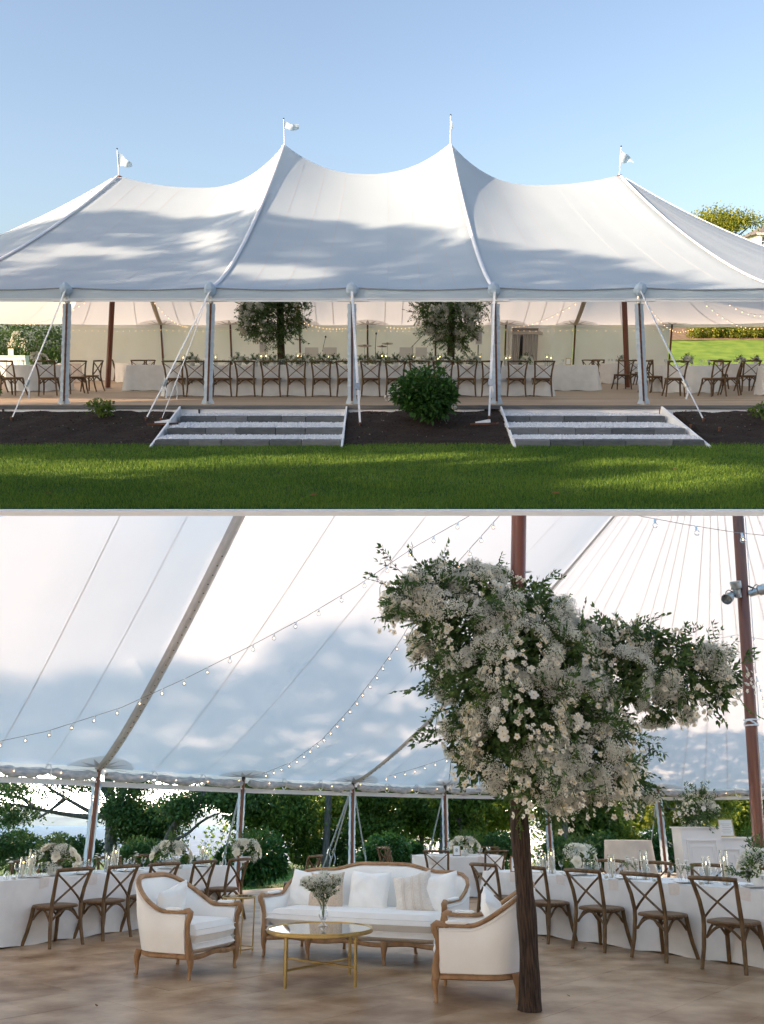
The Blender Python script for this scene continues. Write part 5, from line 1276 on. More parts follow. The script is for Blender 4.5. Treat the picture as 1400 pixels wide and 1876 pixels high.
for k in range(1, NF):
    P = fan[k]; q = T2.eave(min(NF, k+.02))-T2.eave(max(0, k-.02)); nn = Vector((q.y, -q.x, 0)).normalized(); t_ = q.normalized()
    MB().tube([(P.x, P.y, 0), (P.x, P.y, HE-.03)], .042, 8).obj('side_pole', POLE, tent2, smooth=True); MB().tube([(P.x, P.y, HE-.08), (P.x, P.y, HE+.0)], .05, 8).obj('pole_head', BLACK, tent2)
    for s in (-1, 1):
        m = MB(); m.grid(lambda u, w, s=s: Vector((P.x, P.y, 0))-nn*.02+t_*s*(.040+w*.070+.006*math.sin(u*60))+Vector((0, 0, .01+u*(HE-.3))), 60, 1); m.obj('laced_sleeve', CANVAS, tent2)
    MB().box(P+Vector((0, 0, -.285)), (.8, .04, .03), Matrix.Rotation(math.atan2(t_.y, t_.x), 3, 'Z')).obj('rail_joint', RAIL, tent2)
# the tent's unseen rest behind the viewer, added and shaped to glow as fill light
for (xa_, ya_), (xb_, yb_) in (((-11, -5), (11, -5)), ((-11, 9), (-11, -5)), ((11, -5), (11, 7))):
    m = MB(); m.grid(lambda a, b: (lerp(xa_, xb_, a)+.03*math.sin(a*90), lerp(ya_, yb_, a)+.04*math.sin(a*60+b), lerp(HE, 0, b)), 40, 4); m.obj('wall_panel', CANVAS_FILL, tent2, smooth=True)
m = MB(); m.grid(lambda a, b: (lambda y: (min(-11+4*b, -.66*max(y, 0)-.8), y, lerp(HE, 6.0, b**1.2)))(lerp(-5, 9, a)), 24, 8); m.obj('fill_side_canopy', CANVAS_FILL, tent2, smooth=True)
m = MB(); m.grid(lambda a, b: (lerp(-11, 11, a)*(1-.35*b), lerp(-5, -1.2, b), lerp(HE, 6.2, b**1.1)), 30, 10); m.obj('fill_rear_canopy', CANVAS_FILL, tent2, smooth=True)
# centre pole with stage lamps at the right
cp = thing('centre_pole', 'reddish wooden centre pole at the right with three spotlights clamped to it', 'pole', loc=(0, 0, 0))
pt_ = V(2, 1352, 943, PB.y); pm_ = V(2, 1391, 1560, PB.y); dd_ = (pm_-pt_); bb_ = pt_+dd_*((0-pt_.z)/dd_.z); tp_ = pt_-dd_*.6
clip_near(MB().tube([bb_, pm_, pt_, tp_], .082, 16).obj('pole', POLE, cp, smooth=True))
pr = lambda py: lerp(pt_, pm_, (py-943)/(1560-943))
MB().tube([pr(1343)+Vector((math.cos(a)*.088, math.sin(a)*.088, .035*math.sin(2*a))) for a in np.linspace(0, 2*PI, 13)[:-1]], .014, 5, closed=True).obj('rope_wrap', WEB, cp)
for dz in (.04, -.04): MB().tube([pr(1343)+Vector((math.cos(a)*.088, math.sin(a)*.088, dz)) for a in np.linspace(0, 2*PI, 13)[:-1]], .012, 5, closed=True).obj('rope_wrap', WEB, cp)
MB().tube([pr(950)+Vector((.10, -.03, 0)), pr(1100)+Vector((.09, -.05, 0)), pr(1340)+Vector((.10, -.04, 0))], .006, 5).obj('cord', PLASTIC, cp)
for i, (px, py, d) in enumerate(((1337, 1093, (-.6, -.5, -.45)), (1350, 1080, (-.2, -.3, .9)), (1388, 1083, (.7, -.5, .15)))):
    c = V(2, px, py, PB.y-.12); lm = thing('spotlight', ('steel spotlight hanging low left of the pole', 'steel spotlight clamped upright on the pole', 'steel spotlight pointing right from the pole')[i], 'spotlight', loc=c, group='spotlights clamped to the centre pole')
    A_m = align(d); can = MB().lathe([(.02, -.13), (.05, -.12), (.055, 0), (.075, .02), (.082, .12), (.076, .12), (.06, .02), (0, .01)], 14)
    put('can', can.mesh('can', CHROME, smooth=40), lm, M=A_m); put('lens', MB().lathe([(.058, .03), (0, .035)], 14).mesh('lens', GLASS), lm, M=A_m)
    MB().tube(arc((-.085, 0, 0), (.085, 0, 0), (0, .0, .10), 8), .007, 5).obj('yoke', BLACK, lm)
    tgt = pr(py)-c; MB().tube([(0, 0, .02), tuple(tgt)], .012, 5).obj('clamp_arm', BLACK, lm)
# guy straps outside the eave
def guy2(a, b_, w, label): return guy(a, b_, label, w, 'guy straps outside the lower tent', .62, stake=False, mt=mat('strap_grey', (.45, .50, .55), None, .6))
GZ = -.30
for k, px, py, w, lb in ((2, 148, 1610, .03, 'guy strap leaning beside the left brown pole'), (3, 396, 1570, .03, 'guy strap leaning left of the second pole'), (4, 578, 1600, .028, 'left one of the pair of guy straps behind the sofa'), (4, 592, 1604, .026, 'right one of the pair of guy straps behind the sofa'), (4, 680, 1600, .026, 'guy strap just right of the pole behind the sofa'), (5, 772, 1570, .026, 'guy strap left of the fourth pole'), (7, 1180, 1600, .024, 'thin guy rope beside the pole by the cocktail table')):
    q = G(2, px, py, GZ); P = fan[k]; v = (q-P); v.z = 0
    t_far = P+v.normalized()*min(v.length, 4.5) if v.length > .1 else P
    nrm = Vector((0, 1, 0)); q2 = V(2, px, py, P.y+.9); q2.z = GZ-.0
    side = V(2, px, 1560, P.y+1.6); b2 = Vector((side.x, P.y+1.6, GZ)); guy2(P+Vector((0, .05, -.05)), b2, w, lb)

# ---- sky, sea, ground of the lower place
def sky_mesh():
    # built in the frame of the place above so that it closes exactly under the lawn slab, then brought into this place
    inv = W2M.inverted(); R_ = 3000.; m = MB(); n = 40; z = -.068
    rim = [(R_*math.sin(a), R_*math.cos(a)) for a in np.linspace(-PI/2, PI/2, n+1)]
    top = [Vector((x, max(y, Y0+.02), z)) for x, y in rim]; bot = [Vector((x, max(y, Y0+.02), -2600)) for x, y in rim]
    vs = [inv @ v for v in top+bot]; m.add(vs, [(i, i+1, n+2+i, n+1+i) for i in range(n)]+[tuple(range(n+1))]); return m
SKY2M = bpy.data.materials.new('evening_sky'); SKY2M.use_nodes = True; nt = SKY2M.node_tree; nt.nodes.clear()
o_ = nt.nodes.new('ShaderNodeOutputMaterial'); e_ = nt.nodes.new('ShaderNodeEmission'); ge = nt.nodes.new('ShaderNodeTexCoord'); sx_ = nt.nodes.new('ShaderNodeSeparateXYZ')
dv = nt.nodes.new('ShaderNodeVectorMath'); dv.operation = 'NORMALIZE'; rp = nt.nodes.new('ShaderNodeValToRGB')
nt.links.new(ge.outputs['Object'], dv.inputs[0]); nt.links.new(dv.outputs[0], sx_.inputs[0]); nt.links.new(sx_.outputs[2], rp.inputs[0])
rp.color_ramp.elements[0].position = 0.; rp.color_ramp.elements[0].color = (6.8, 6.2, 5.2, 1); rp.color_ramp.elements[1].position = .34; rp.color_ramp.elements[1].color = (.185, .345, .53, 1); ne = rp.color_ramp.elements.new(.11); ne.color = (.95, 1.15, 1.35, 1)
nt.links.new(rp.outputs[0], e_.inputs[0]); e_.inputs[1].default_value = SKY2; nt.links.new(e_.outputs[0], o_.inputs[0])
sky_mesh().obj('sky', SKY2M, kind='structure')
S2 = Vector((.10, .93, .37)).normalized()
MB().ball(S2*2500+Vector((0, 0, 0)), 22, 16).obj('evening_sun', emit('sun_surface', (1, .74, .53), SUN2), kind='structure')
m = MB(); ysg = [13, 18, 22, 26, 30, 34, 38, 42, 46, 52, 60, 70, 80]; xg = list(range(-80, 81, 4))
def shore(x, y): return GZ-.02-(sm((y-41)/18)*9.5)+.03*math.sin(x*.9)*math.sin(y*.7)
m.add([(x, y, shore(x, y)) for x in xg for y in ysg], [(i*13+j, (i+1)*13+j, (i+1)*13+j+1, i*13+j+1) for i in range(len(xg)-1) for j in range(12)]); m.obj('garden_lawn', HILLG if False else mat('garden_grass', (.05, .11, .015), (.12, .20, .03), .95, 2, .6, 30), kind='structure', smooth=True)
MB().add([(-2900, 50, -6.2), (2900, 50, -6.2), (2900, 2950, -6.2), (-2900, 2950, -6.2)], [(0, 1, 2, 3)]).obj('sea', WATER, kind='structure')
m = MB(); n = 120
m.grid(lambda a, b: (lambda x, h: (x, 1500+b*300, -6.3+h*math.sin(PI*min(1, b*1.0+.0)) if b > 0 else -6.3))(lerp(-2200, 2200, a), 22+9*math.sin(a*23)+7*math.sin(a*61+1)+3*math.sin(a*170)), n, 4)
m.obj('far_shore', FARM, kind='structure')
n = 16000; yy = 22+19*RNG.random(n); xx = (RNG.random(n)*2-1)*20; z = np.array([shore(a, b) for a, b in zip(xx, yy)])
v, f = leaf_quads(np.stack([xx, yy, z], 1), np.stack([RNG.normal(size=n)*.3, RNG.normal(size=n)*.3, np.ones(n)], 1), .07+.05*RNG.random(n), RNG, .1, .3)
put('garden_grass', npmesh('garden_grass', v, f, mat('garden_blade', (.06, .13, .015), (.14, .22, .03), .8, 2, island=.6, transl=.35)), kind='stuff', label='short sunlit grass outside the tent behind the sofa', cat='grass')

# ---- trees and shrubs between tent and sea
def b2(lst, D0, base, jit=1.0, rs=1.0):
    out = []
    for it in lst:
        px, py, r = it[:3]; r *= 1.12; D = (it[3] if len(it) > 3 else D0)+random.uniform(-jit, jit); q = V(2, px, py, D)-base; out.append(((q.x, q.y, q.z), r/F*D*rs))
    return out
def pts2(lst, D, base): return [tuple(V(2, px, py, D)-base) for px, py in lst]
def tree2(label, bx, D, trunk, limbs, blobs, n, leaf, m_, seed, r0=.3, tops=(), **k):
    D += 2.6; base = V(2, bx, 1600, D); base.z = shore(base.x, D); bl = b2(blobs, D, base)
    tr = [tuple((0, 0, -.1))]+pts2(trunk, D, base)
    tree('shore_tree', label, base, (tr, r0, r0*.45), [(pts2(l, D+random.uniform(-.4, .4), base), r0*.40, .025) for l in limbs], bl, n, leaf, m_, 'trees between the tent and the sea', seed, **k)
tree2('big spreading oak by the water with a forked trunk left of the second tent pole', 205, 31, [(203, 1560), (204, 1500), (202, 1450), (196, 1400), (190, 1330)],
      [[(203, 1490), (222, 1455), (240, 1425), (262, 1380)], [(200, 1500), (170, 1490), (120, 1462), (85, 1440), (50, 1410)], [(165, 1497), (110, 1490), (50, 1478), (0, 1470)], [(203, 1470), (180, 1430), (150, 1400)], [(120, 1462), (98, 1480), (70, 1500)], [(60, 1478), (40, 1462), (10, 1458)]],
      [(215, 1478, 14), (238, 1490, 20), (262, 1500, 22), (285, 1505, 24), (310, 1490, 18), (250, 1520, 26), (290, 1530, 24), (230, 1450, 10), (255, 1438, 12), (160, 1440, 9), (30, 1445, 9), (80, 1452, 7), (10, 1475, 9), (60, 1485, 7), (120, 1430, 10), (20, 1500, 12), (5, 1440, 12)],
      26000, .13, LEAFD, 91, .27, tops=((-3, 8.0, 1.6), (-1, 8.9, 1.7), (1.5, 8.4, 1.7), (-5, 7.4, 1.5), (-7, 6.6, 1.4), (3.2, 8.0, 1.6), (-2, 7.3, 1.7), (0.5, 7.2, 1.8)), shell=.2)
tree2('leaning tree whose trunk rises to the right between the second and third poles', 300, 29, [(302, 1560), (310, 1530), (330, 1500), (365, 1470), (382, 1430), (388, 1380)],
      [[(310, 1540), (340, 1530), (370, 1505), (400, 1490), (432, 1480)], [(330, 1502), (300, 1490), (280, 1470)]],
      [(335, 1478, 16), (372, 1458, 12), (405, 1448, 16), (432, 1462, 20), (425, 1440, 14), (460, 1470, 18)], 12000, .14, LEAFD, 92, .16, tops=((1.5, 8.6, 1.7), (3, 7.6, 1.6), (0, 7.0, 1.5)), shell=.25)
GRN = [('dense dark tree just right of the third pole', 480, 30, [(470, 1460, 24), (505, 1470, 30), (490, 1500, 28), (535, 1460, 28), (450, 1500, 16), (520, 1510, 26), (470, 1535, 20), (545, 1495, 24), (440, 1450, 14)], LEAFM, 10.9),
       ('tall tree with gaps of sky, left of the pole behind the sofa', 575, 34, [(560, 1455, 24), (595, 1450, 24), (620, 1470, 24), (580, 1490, 18), (610, 1505, 20), (640, 1455, 18), (555, 1520, 18), (635, 1490, 14)], LEAFY, 12.4),
       ('dark dense tree between the two poles behind the sofa', 700, 31, [(675, 1460, 24), (705, 1455, 16), (680, 1495, 22), (665, 1520, 18), (700, 1520, 18), (690, 1440, 20)], LEAFM, 11.4),
       ('full dark tree left of the fourth pole', 770, 33, [(755, 1480, 26), (780, 1460, 26), (795, 1490, 28), (740, 1505, 22), (770, 1515, 26), (800, 1450, 20), (745, 1465, 9)], LEAFM, 10.2),
       ('sunlit yellow-green tree seen between the fourth pole and the dark trunk', 880, 35, [(850, 1480, 20), (880, 1470, 24), (910, 1480, 24), (860, 1505, 22), (895, 1510, 22), (930, 1490, 24), (835, 1455, 16), (940, 1465, 18)], LEAFY, 8.2),
       ('dark leafy tree behind the fourth pole', 840, 30, [(825, 1450, 18), (850, 1448, 14), (880, 1445, 16), (830, 1480, 14), (835, 1515, 16), (910, 1450, 12), (860, 1470, 10)], LEAFM, 9.0),
       ('bluish dark tree under the flowering crown', 1050, 32, [(1030, 1495, 26), (1062, 1510, 24), (1100, 1490, 20), (1010, 1480, 16), (1080, 1470, 22), (1040, 1530, 20), (1120, 1520, 14)], LEAFM, 7.8),
       ('yellow-green tree right of the flowering crown', 1150, 36, [(1140, 1470, 22), (1165, 1490, 22), (1190, 1470, 18), (1130, 1500, 18), (1215, 1495, 16), (1175, 1455, 18)], LEAFY, 8.6),
       ('green tree behind the tall flower arrangement', 1240, 31, [(1225, 1465, 14), (1250, 1480, 20), (1230, 1505, 18), (1285, 1455, 20), (1310, 1475, 18), (1260, 1450, 12)], LEAFY, 7.4),
       ('sunlit tree behind the bar at the right edge', 1350, 35, [(1330, 1470, 22), (1360, 1460, 22), (1385, 1480, 24), (1400, 1455, 22), (1340, 1500, 20), (1380, 1510, 18)], LEAFY, 8.0)]
for i, (lb, bx, D, bl, m_, top) in enumerate(GRN):
    cx = bx; s_ = 1 if i % 2 else -1
    tops = tuple((random.uniform(-1.6, 1.6), z, random.uniform(1.3, 1.8)) for z in np.arange(4.8, top, 1.0))
    tree2(lb, bx, D, [(cx, 1560), (cx+4*s_, 1510), (cx-3*s_, 1460), (cx+5*s_, 1400), (cx, 1330)],
          [[(cx, 1530), (cx+22*s_, 1500), (cx+40*s_, 1470)], [(cx+2*s_, 1510), (cx-20*s_, 1480), (cx-38*s_, 1450)], [(cx, 1490), (cx+15*s_, 1455), (cx+20*s_, 1425)]],
          bl, 12500, .15, m_, 100+i, .12, tops=tops, shell=.2)
# a mass of woodland along the shore, thinning to the sea at the left
hb = []
for i in range(46):
    px = 400+i*24; q = V(2, px, random.uniform(1475, 1550), random.uniform(43, 47)); hb.append(((q.x, q.y, q.z), random.uniform(.8, 1.3))); hb.append(((q.x, q.y-.5, shore(q.x, q.y)+.7), 1.1))
hedge('shore_wood', 'dense dark woodland closing the shore behind the single trees', hb, 6500, .22, LEAFM, 77, 'woodland', stems=False)
SHR = [(30, 1548, 44, 30, 'dark shrub against the sea at the left edge', LEAFD), (105, 1552, 38, 31, 'dark shrub left of the brown pole', LEAFD), (150, 1555, 34, 31.5, 'dark shrub just left of the brown pole', LEAFD), (255, 1560, 36, 27, 'dark shrub right of the brown pole', LEAFD), (345, 1590, 24, 27, 'low dark shrub behind the left table flowers', LEAFD), (430, 1572, 34, 26, 'rounded shrub behind the table at the third pole', LEAFH),
       (478, 1553, 45, 25.5, 'leafy hydrangea behind the armchair side of the sofa', LEAFH), (560, 1535, 30, 33, 'pale flowering shrub beyond the grass', LEAFM), (625, 1540, 34, 33.5, 'dark shrub at the end of the grass', LEAFD), (708, 1560, 52, 25.6, 'big round hydrangea bush right of the pole behind the sofa', LEAFH), (745, 1560, 30, 27, 'dark hydrangea behind the small chairs', LEAFH), (862, 1545, 34, 29, 'bright shrub behind the eighth table', LEAFM), (918, 1552, 40, 29, 'dark shrub left of the trunk', LEAFD),
       (1040, 1560, 45, 30, 'dark bluish shrub right of the trunk', LEAFD), (1100, 1550, 36, 30, 'dark shrub left of the cocktail table', LEAFD), (1215, 1545, 40, 29.5, 'tall dark green shrub left of the bar', LEAFH), (1150, 1520, 25, 33, 'yellow-green bush above the cocktail table', LEAFY), (1300, 1540, 40, 31, 'shrub hidden behind the bar', LEAFM), (1390, 1530, 36, 31, 'shrub behind the right end of the bar', LEAFM)]
for i, (px, py, r, D, lb, m_) in enumerate(SHR):
    q = V(2, px, py, D); rr = r/F*D; gz = shore(q.x, D); top = q.z+rr*.75
    shrub('garden_shrub', lb, (q.x, D, gz), rr*1.05, rr*.8, max(.8, top-gz), 3600, .15 if m_ is LEAFH else .13, m_, 200+i, 0, 'shrubs outside the lower tent')

# tall crowns higher up, above the eave: they shade the lower part of the canvas
def shade2(px): return float(np.interp(px, [-300, 0, 100, 180, 250, 300, 340, 420, 480, 530, 570, 620, 680, 740, 800, 950, 1100, 1170, 1220, 1300, 1400, 1600], [1225, 1242, 1258, 1240, 1222, 1200, 1200, 1222, 1212, 1180, 1152, 1142, 1158, 1195, 1245, 1290, 1320, 1332, 1326, 1330, 1342, 1350]))
HOLES2 = [(370, 1358, 44, 13), (590, 1358, 44, 15), (650, 1376, 34, 12), (695, 1382, 28, 14), (705, 1268, 40, 16), (765, 1288, 42, 20), (790, 1345, 42, 26), (1160, 1408, 30, 12), (1225, 1412, 22, 10), (120, 1225, 60, 12), (460, 1232, 45, 12), (250, 1330, 34, 9)]
def px2(P):
    th = TH[2]; y, z = P.y, P.z-EYE2; f = y*math.cos(th)+z*math.sin(th); return 700+F*P.x/f, PY-F*(z*math.cos(th)-y*math.sin(th))/f
lat2 = Vector((S2.y, -S2.x, 0)).normalized(); vup2 = lat2.cross(S2).normalized(); cells2 = {}
def cast2(P, r):
    px, py = px2(P)
    if any(((px-a)/rx)**2+((py-b)/ry)**2 < 1 for a, b, rx, ry in HOLES2): return
    t_ = (32-P.y)/S2.y; Q = P+S2*t_
    if px2(Q)[1] > 1405: return
    k = (round(Q.dot(lat2)/.42), round(Q.dot(vup2)/.38))
    if k not in cells2 or r > cells2[k][1]: cells2[k] = (Q+S2*random.uniform(-1.0, 1.0), r)
e = .2
while e < NF-.5:
    for u in np.arange(0, .9, .025):
        P = T2.surf(e, u); px, py = px2(P)
        if py > shade2(px)+6 and P.y > 4: cast2(P, .40)
    for z in np.arange(.6, HE, .3):
        P = T2.eave(e).copy(); P.z = z; cast2(P, .40)
    e += .09
bins = {}
for (a, b), v in cells2.items(): bins.setdefault(int(math.floor(v[0].x/4.6)), []).append(v)
for k, bl in sorted(bins.items()):
    c = sum((q for q, r in bl), Vector())/len(bl); base = Vector((c.x, 32.7, 0)); base.z = shore(c.x, 32.7)
    tree('tall_shore_tree', 'tall tree whose crown rises above the eave, '+ORD[(k-min(bins))]+' from the left', base, ([(0, 0, 0), (.15, -.2, c.z*.5), (0, -.7, c.z)], .15, .07),
         [([(0, -.3, c.z*.45), tuple((q-base)*.6), tuple(q-base)], .06, .02) for q, r in bl[::max(1, len(bl)//7)][:7]], [(tuple(q-base), r) for q, r in bl], 38*len(bl), .26, LEAFD, 'tall trees shading the lower tent', 300+k, shell=0., clump=False)
print('blobs2', len(cells2), len(bins))

# ---- long tables with their chairs
def row_from(pa, pb, na, nbk, L_extra): pass
def long_side(rear_a, rear_b, k_lo, k_hi, n_between, flip, seed, labt, labc, wT=.95, cup=None, x0=None, x1=None):
    a, b_ = G(2, *rear_a), G(2, *rear_b); st = (b_-a)/n_between; along = st.normalized(); out = Vector((-along.y, along.x, 0)); out = out if out.y > 0 else -out
    rz = math.atan2(along.y, along.x)
    if Vector((-math.sin(rz), math.cos(rz), 0)).dot(out) < 0: rz += PI
    pos = [a+st*k+out*.27 for k in range(k_lo, k_hi+1)]
    lo = (x0 if x0 is not None else k_lo-.7)*st.length; hi = (x1 if x1 is not None else k_hi+.7)*st.length
    mid = a+along*((lo+hi)/2)+out*(.27+.26+wT/2); L = (hi-lo)/2; path = rect_path(-L, L, -wT/2, wT/2, .03, .12)
    def cor(i): x, y = path[i]; return math.exp(-((abs(x)-L)**2+(abs(y)-wT/2)**2)/.06)*2.4
    M = Matrix.Translation(mid) @ Matrix.Rotation(math.atan2(along.y, along.x) if along.cross(out).z > 0 else rz, 4, 'Z')
    table(M, labt, labc, path, [(x, y) for x in np.linspace(-L+.2, L-.2, 5) for y in (-.36, .36)], seed=seed, nf=26, amp=.014, flare=.035, corner=cor)
    return pos, rz, along, out, st.length, M, L
posL, rzL, alL, ouL, stL, ML, LL = long_side((120, 1735), (211, 1721), 0, 4, 1, False, 5, 'long dining table along the left side of the tent', 'white linen cloth of the long table at the left', x0=-3.2, x1=4.75)
GLW = 'chairs along the near side of the left table'; GRW = 'chairs along the near side of the right table'
nmL = ['at the near left end', 'left of the armchair', 'half hidden behind the armchair', 'seen whole above the armchair', 'between the armchair and the sofa']
CS = (1.12, 1.06, 1.0)
for i, p in enumerate(posL): CHAIR.at(p, rzL+random.uniform(-.10, .10)+(.05 if i == 0 else 0), 'Crossback chair '+nmL[i]+' at the left long table', GLW, scale=CS)
for i in range(5):
    p = posL[0]+alL*stL*(i*1.02+.35)+ouL*1.76; CHAIR.at(p, rzL+PI+random.uniform(-.05, .05), 'Crossback chair on the far side of the left long table, '+ORD[i]+' from the left', 'chairs along the far side of the left table', scale=CS)
posR, rzR, alR, ouR, stR, MR, LR = long_side((1080, 1742), (1327, 1781), -2, 2, 2, False, 6, 'long dining table along the right side of the tent', 'white linen cloth of the long table at the right', x0=-2.75, x1=5.4)
nmR = ['left of the dark trunk', 'half hidden by the dark trunk', 'first one clear of the trunk on its right', 'in the middle of the clear three', 'nearest the viewer at the right edge']
for i, p in enumerate(posR): CHAIR.at(p, rzR+random.uniform(-.10, .10), 'Crossback chair '+nmR[i]+' at the right long table', GRW, scale=CS)
for i in range(6):
    p = posR[0]+alR*stR*(i*.95+.25)+ouR*1.76; CHAIR.at(p, rzR+PI+random.uniform(-.06, .06), 'Crossback chair on the far side of the right long table, '+ORD[i]+' from the left', 'chairs along the far side of the right table', scale=CS)
TZ = .762
def dress(pos, rz, al, ou, st, side, where, n0):
    for i, p in enumerate(pos):
        q = p+ou*.265; nm = ORD[i]+' chair from the left of the '+where+' table'
        NAPKIN.at(q+Vector((0, 0, TZ)), rz, 'Blush napkin hanging at the '+nm, 'napkins on the '+where+' table')
        PLATE.at(q+ou*.20+Vector((0, 0, TZ)), 0, 'White plate at the '+nm, 'plates on the '+where+' table')
        CUTLERY.at(q+ou*.17+al*.20+Vector((0, 0, TZ)), rz, 'Gold knife and fork at the '+nm, 'cutlery on the '+where+' table')
        for j, (x, y) in enumerate(((.14, .36), (.23, .33), (.19, .43))):
            GOBLET.at(q+al*(x*1.0)+ou*y+Vector((0, 0, TZ)), 0, ('Left', 'Right', 'Rear')[j]+' pressed glass goblet at the '+nm, 'goblets on the '+where+' table', scale=(1, 1, (1.0, 1.1, .9)[j]))
dress(posL, rzL, alL, ouL, stL, 1, 'left long', 0); dress(posR, rzR, alR, ouR, stR, 1, 'right long', 0)
def on_table(px, pos, al, ou, depth):
    """the point of the table's centre line that lies under picture column px"""
    best = min((k for k in np.arange(-4, 9, .02)), key=lambda k: abs(proj2(pos[0]+al*k+ou*depth)-px)); return pos[0]+al*best+ou*depth+Vector((0, 0, TZ))
def proj2(p):
    th = TH[2]; y = p.y; z = TZ-EYE2; f = y*math.cos(th)+z*math.sin(th); return 700+F*p.x/f
for i, (px, wh) in enumerate(((100, 'nearest the left edge'), (311, 'behind the left armchair'), (448, 'near the third pole'))):
    CENTER.at(on_table(px, posL, alL, ouL, .62), .5*i, 'round white rose bouquet on the left table, '+wh, 'bouquets on the left long table', scale=(1.35, 1.5, 1.55))
for i, (px, wh) in enumerate(((1065, 'between the trunk and the clear chairs'), (1398, 'cut by the right edge'))):
    CENTER.at(on_table(px, posR, alR, ouR, .62), .5*i+1, 'white rose bouquet on the right table, '+wh, 'bouquets on the right long table', scale=(1.35, 1.5, 1.55))
for i, (px, d, sz, wh) in enumerate(((40, .55, .85, 'at the left edge of the left table'), (56, .62, 1.15, 'tall, second on the left table'), (196, .62, .9, 'right of the brown pole'), (208, .72, 1.2, 'tall, right of the brown pole'), (369, .7, 1.25, 'tall, behind the fourth left chair'), (378, .6, 1.0, 'shorter, behind the fourth left chair'))):
    CANDLE.at(on_table(px, posL, alL, ouL, d), 0, 'White candle in a glass cylinder, '+wh, 'candles on the left long table', scale=(1, 1, sz))
for i, (px, d, sz, wh) in enumerate(((996, .55, .9, 'just right of the trunk'), (1012, .62, 1.15, 'tall, right of the trunk'), (1122, .62, .95, 'left of the cocktail table pole'), (1184, .6, 1.15, 'tall, above the second clear chair'), (1299, .6, 1.0, 'left of the tallest at the right'), (1332, .6, 1.25, 'tallest, in front of the bar'))):
    CANDLE.at(on_table(px, posR, alR, ouR, d), 0, 'White candle in a glass cylinder, '+wh, 'candles on the right long table', scale=(1, 1, sz))
for i, (px, d, wh) in enumerate(((10, .45, 'at the left edge'), (174, .52, 'below the brown pole'), (248, .58, 'left of the middle bouquet'), (392, .62, 'right of the fourth left chair'))):
    BUD.at(on_table(px, posL, alL, ouL, d), i, 'Glass bud vase with white blossom on the left table, '+wh, 'bud vases on the left long table', scale=1.15)
for i, (px, d, wh) in enumerate(((992, .72, 'beside the trunk'), (1152, .62, 'left of the second clear chair'), (1168, .45, 'above the second clear chair'), (1248, .6, 'with a tall drooping stem'), (1262, .42, 'at the far right'))):
    BUD.at(on_table(px, posR, alR, ouR, d), i, 'Glass bud vase with white blossom on the right table, '+wh, 'bud vases on the right long table', scale=1.15)
for i, px in enumerate((25, 70, 230, 330, 405)): VOTIVE.at(on_table(px, posL, alL, ouL, .38), 0, 'Small glass votive on the left table, '+ORD[i]+' from the left', 'votives on the left long table')
for i, px in enumerate((1040, 1110, 1200, 1285, 1350)): VOTIVE.at(on_table(px, posR, alR, ouR, .38), 0, 'Small glass votive on the right table, '+ORD[i]+' from the left', 'votives on the right long table')
for i, px in enumerate((28, 65, 90, 140, 262, 290, 350, 430)): GOBLET.at(on_table(px, posL, alL, ouL, .85), 0, 'Far-side goblet of the left table, '+ORD[i]+' from the left', 'goblets on the left long table')
for i, px in enumerate((1030, 1098, 1140, 1210, 1232, 1310, 1322, 1370)): GOBLET.at(on_table(px, posR, alR, ouR, .85), 0, 'Far-side goblet of the right table, '+ORD[i]+' from the left', 'goblets on the right long table')
framed_card(on_table(946, posR, alR, ouR, .35), -.35, '2', 'gold wooden frame with the table number 2 beside the dark trunk', OAK, .17, .22)

# round table behind, bar and cocktail table
c8 = G(2, 838, 1567, .76); c8.z = 0
table(Matrix.Translation(c8), 'round dining table behind the right end of the sofa', 'white cloth of the round table behind the sofa', circ_path(.98), [(.5*c, .5*s) for c, s in ((1, 0), (-1, 0), (0, 1), (0, -1))], amp=.03, nf=15, seed=7)
for i, (a, rr, lb) in enumerate(((-112, 1.12, 'front left, X towards the viewer'), (-62, 1.12, 'front right, X towards the viewer'), (168, 1.25, 'at the left of the round table, side on'), (150, 1.55, 'behind the side-on one at the left of the round table'), (55, 1.12, 'at the far right side of the round table'))):
    x, y = rr*math.cos(R(a)), rr*math.sin(R(a)); CHAIR.at(c8+Vector((x, y, 0)), math.atan2(-y, -x)-PI/2, 'Crossback chair '+lb+', behind the sofa', 'chairs round the table behind the sofa', scale=CS)
tz8 = c8+Vector((0, 0, TZ)); CENTER.at(tz8+Vector((.15, 0, 0)), .4, 'white bouquet on the round table behind the sofa', scale=1.5)
framed_card(tz8+Vector((-.05, -.45, 0)), 0, '8', 'gold wooden frame with the table number 8 on the round table', OAK, .17, .22)
for i in range(12): a = i*.52+.2; GOBLET.at(tz8+Vector((.7*math.cos(a), .7*math.sin(a), 0)), 0, 'Goblet on the round table behind the sofa, '+ORD[i]+' anticlockwise', 'goblets on the round table behind the sofa')
for i in range(6): a = i*1.05-2.2; NAPKIN.at(tz8+Vector((.99*math.cos(a), .99*math.sin(a), 0)), a+PI/2, 'Blush napkin on the round table behind the sofa, '+ORD[i]+' anticlockwise', 'napkins on the round table behind the sofa')
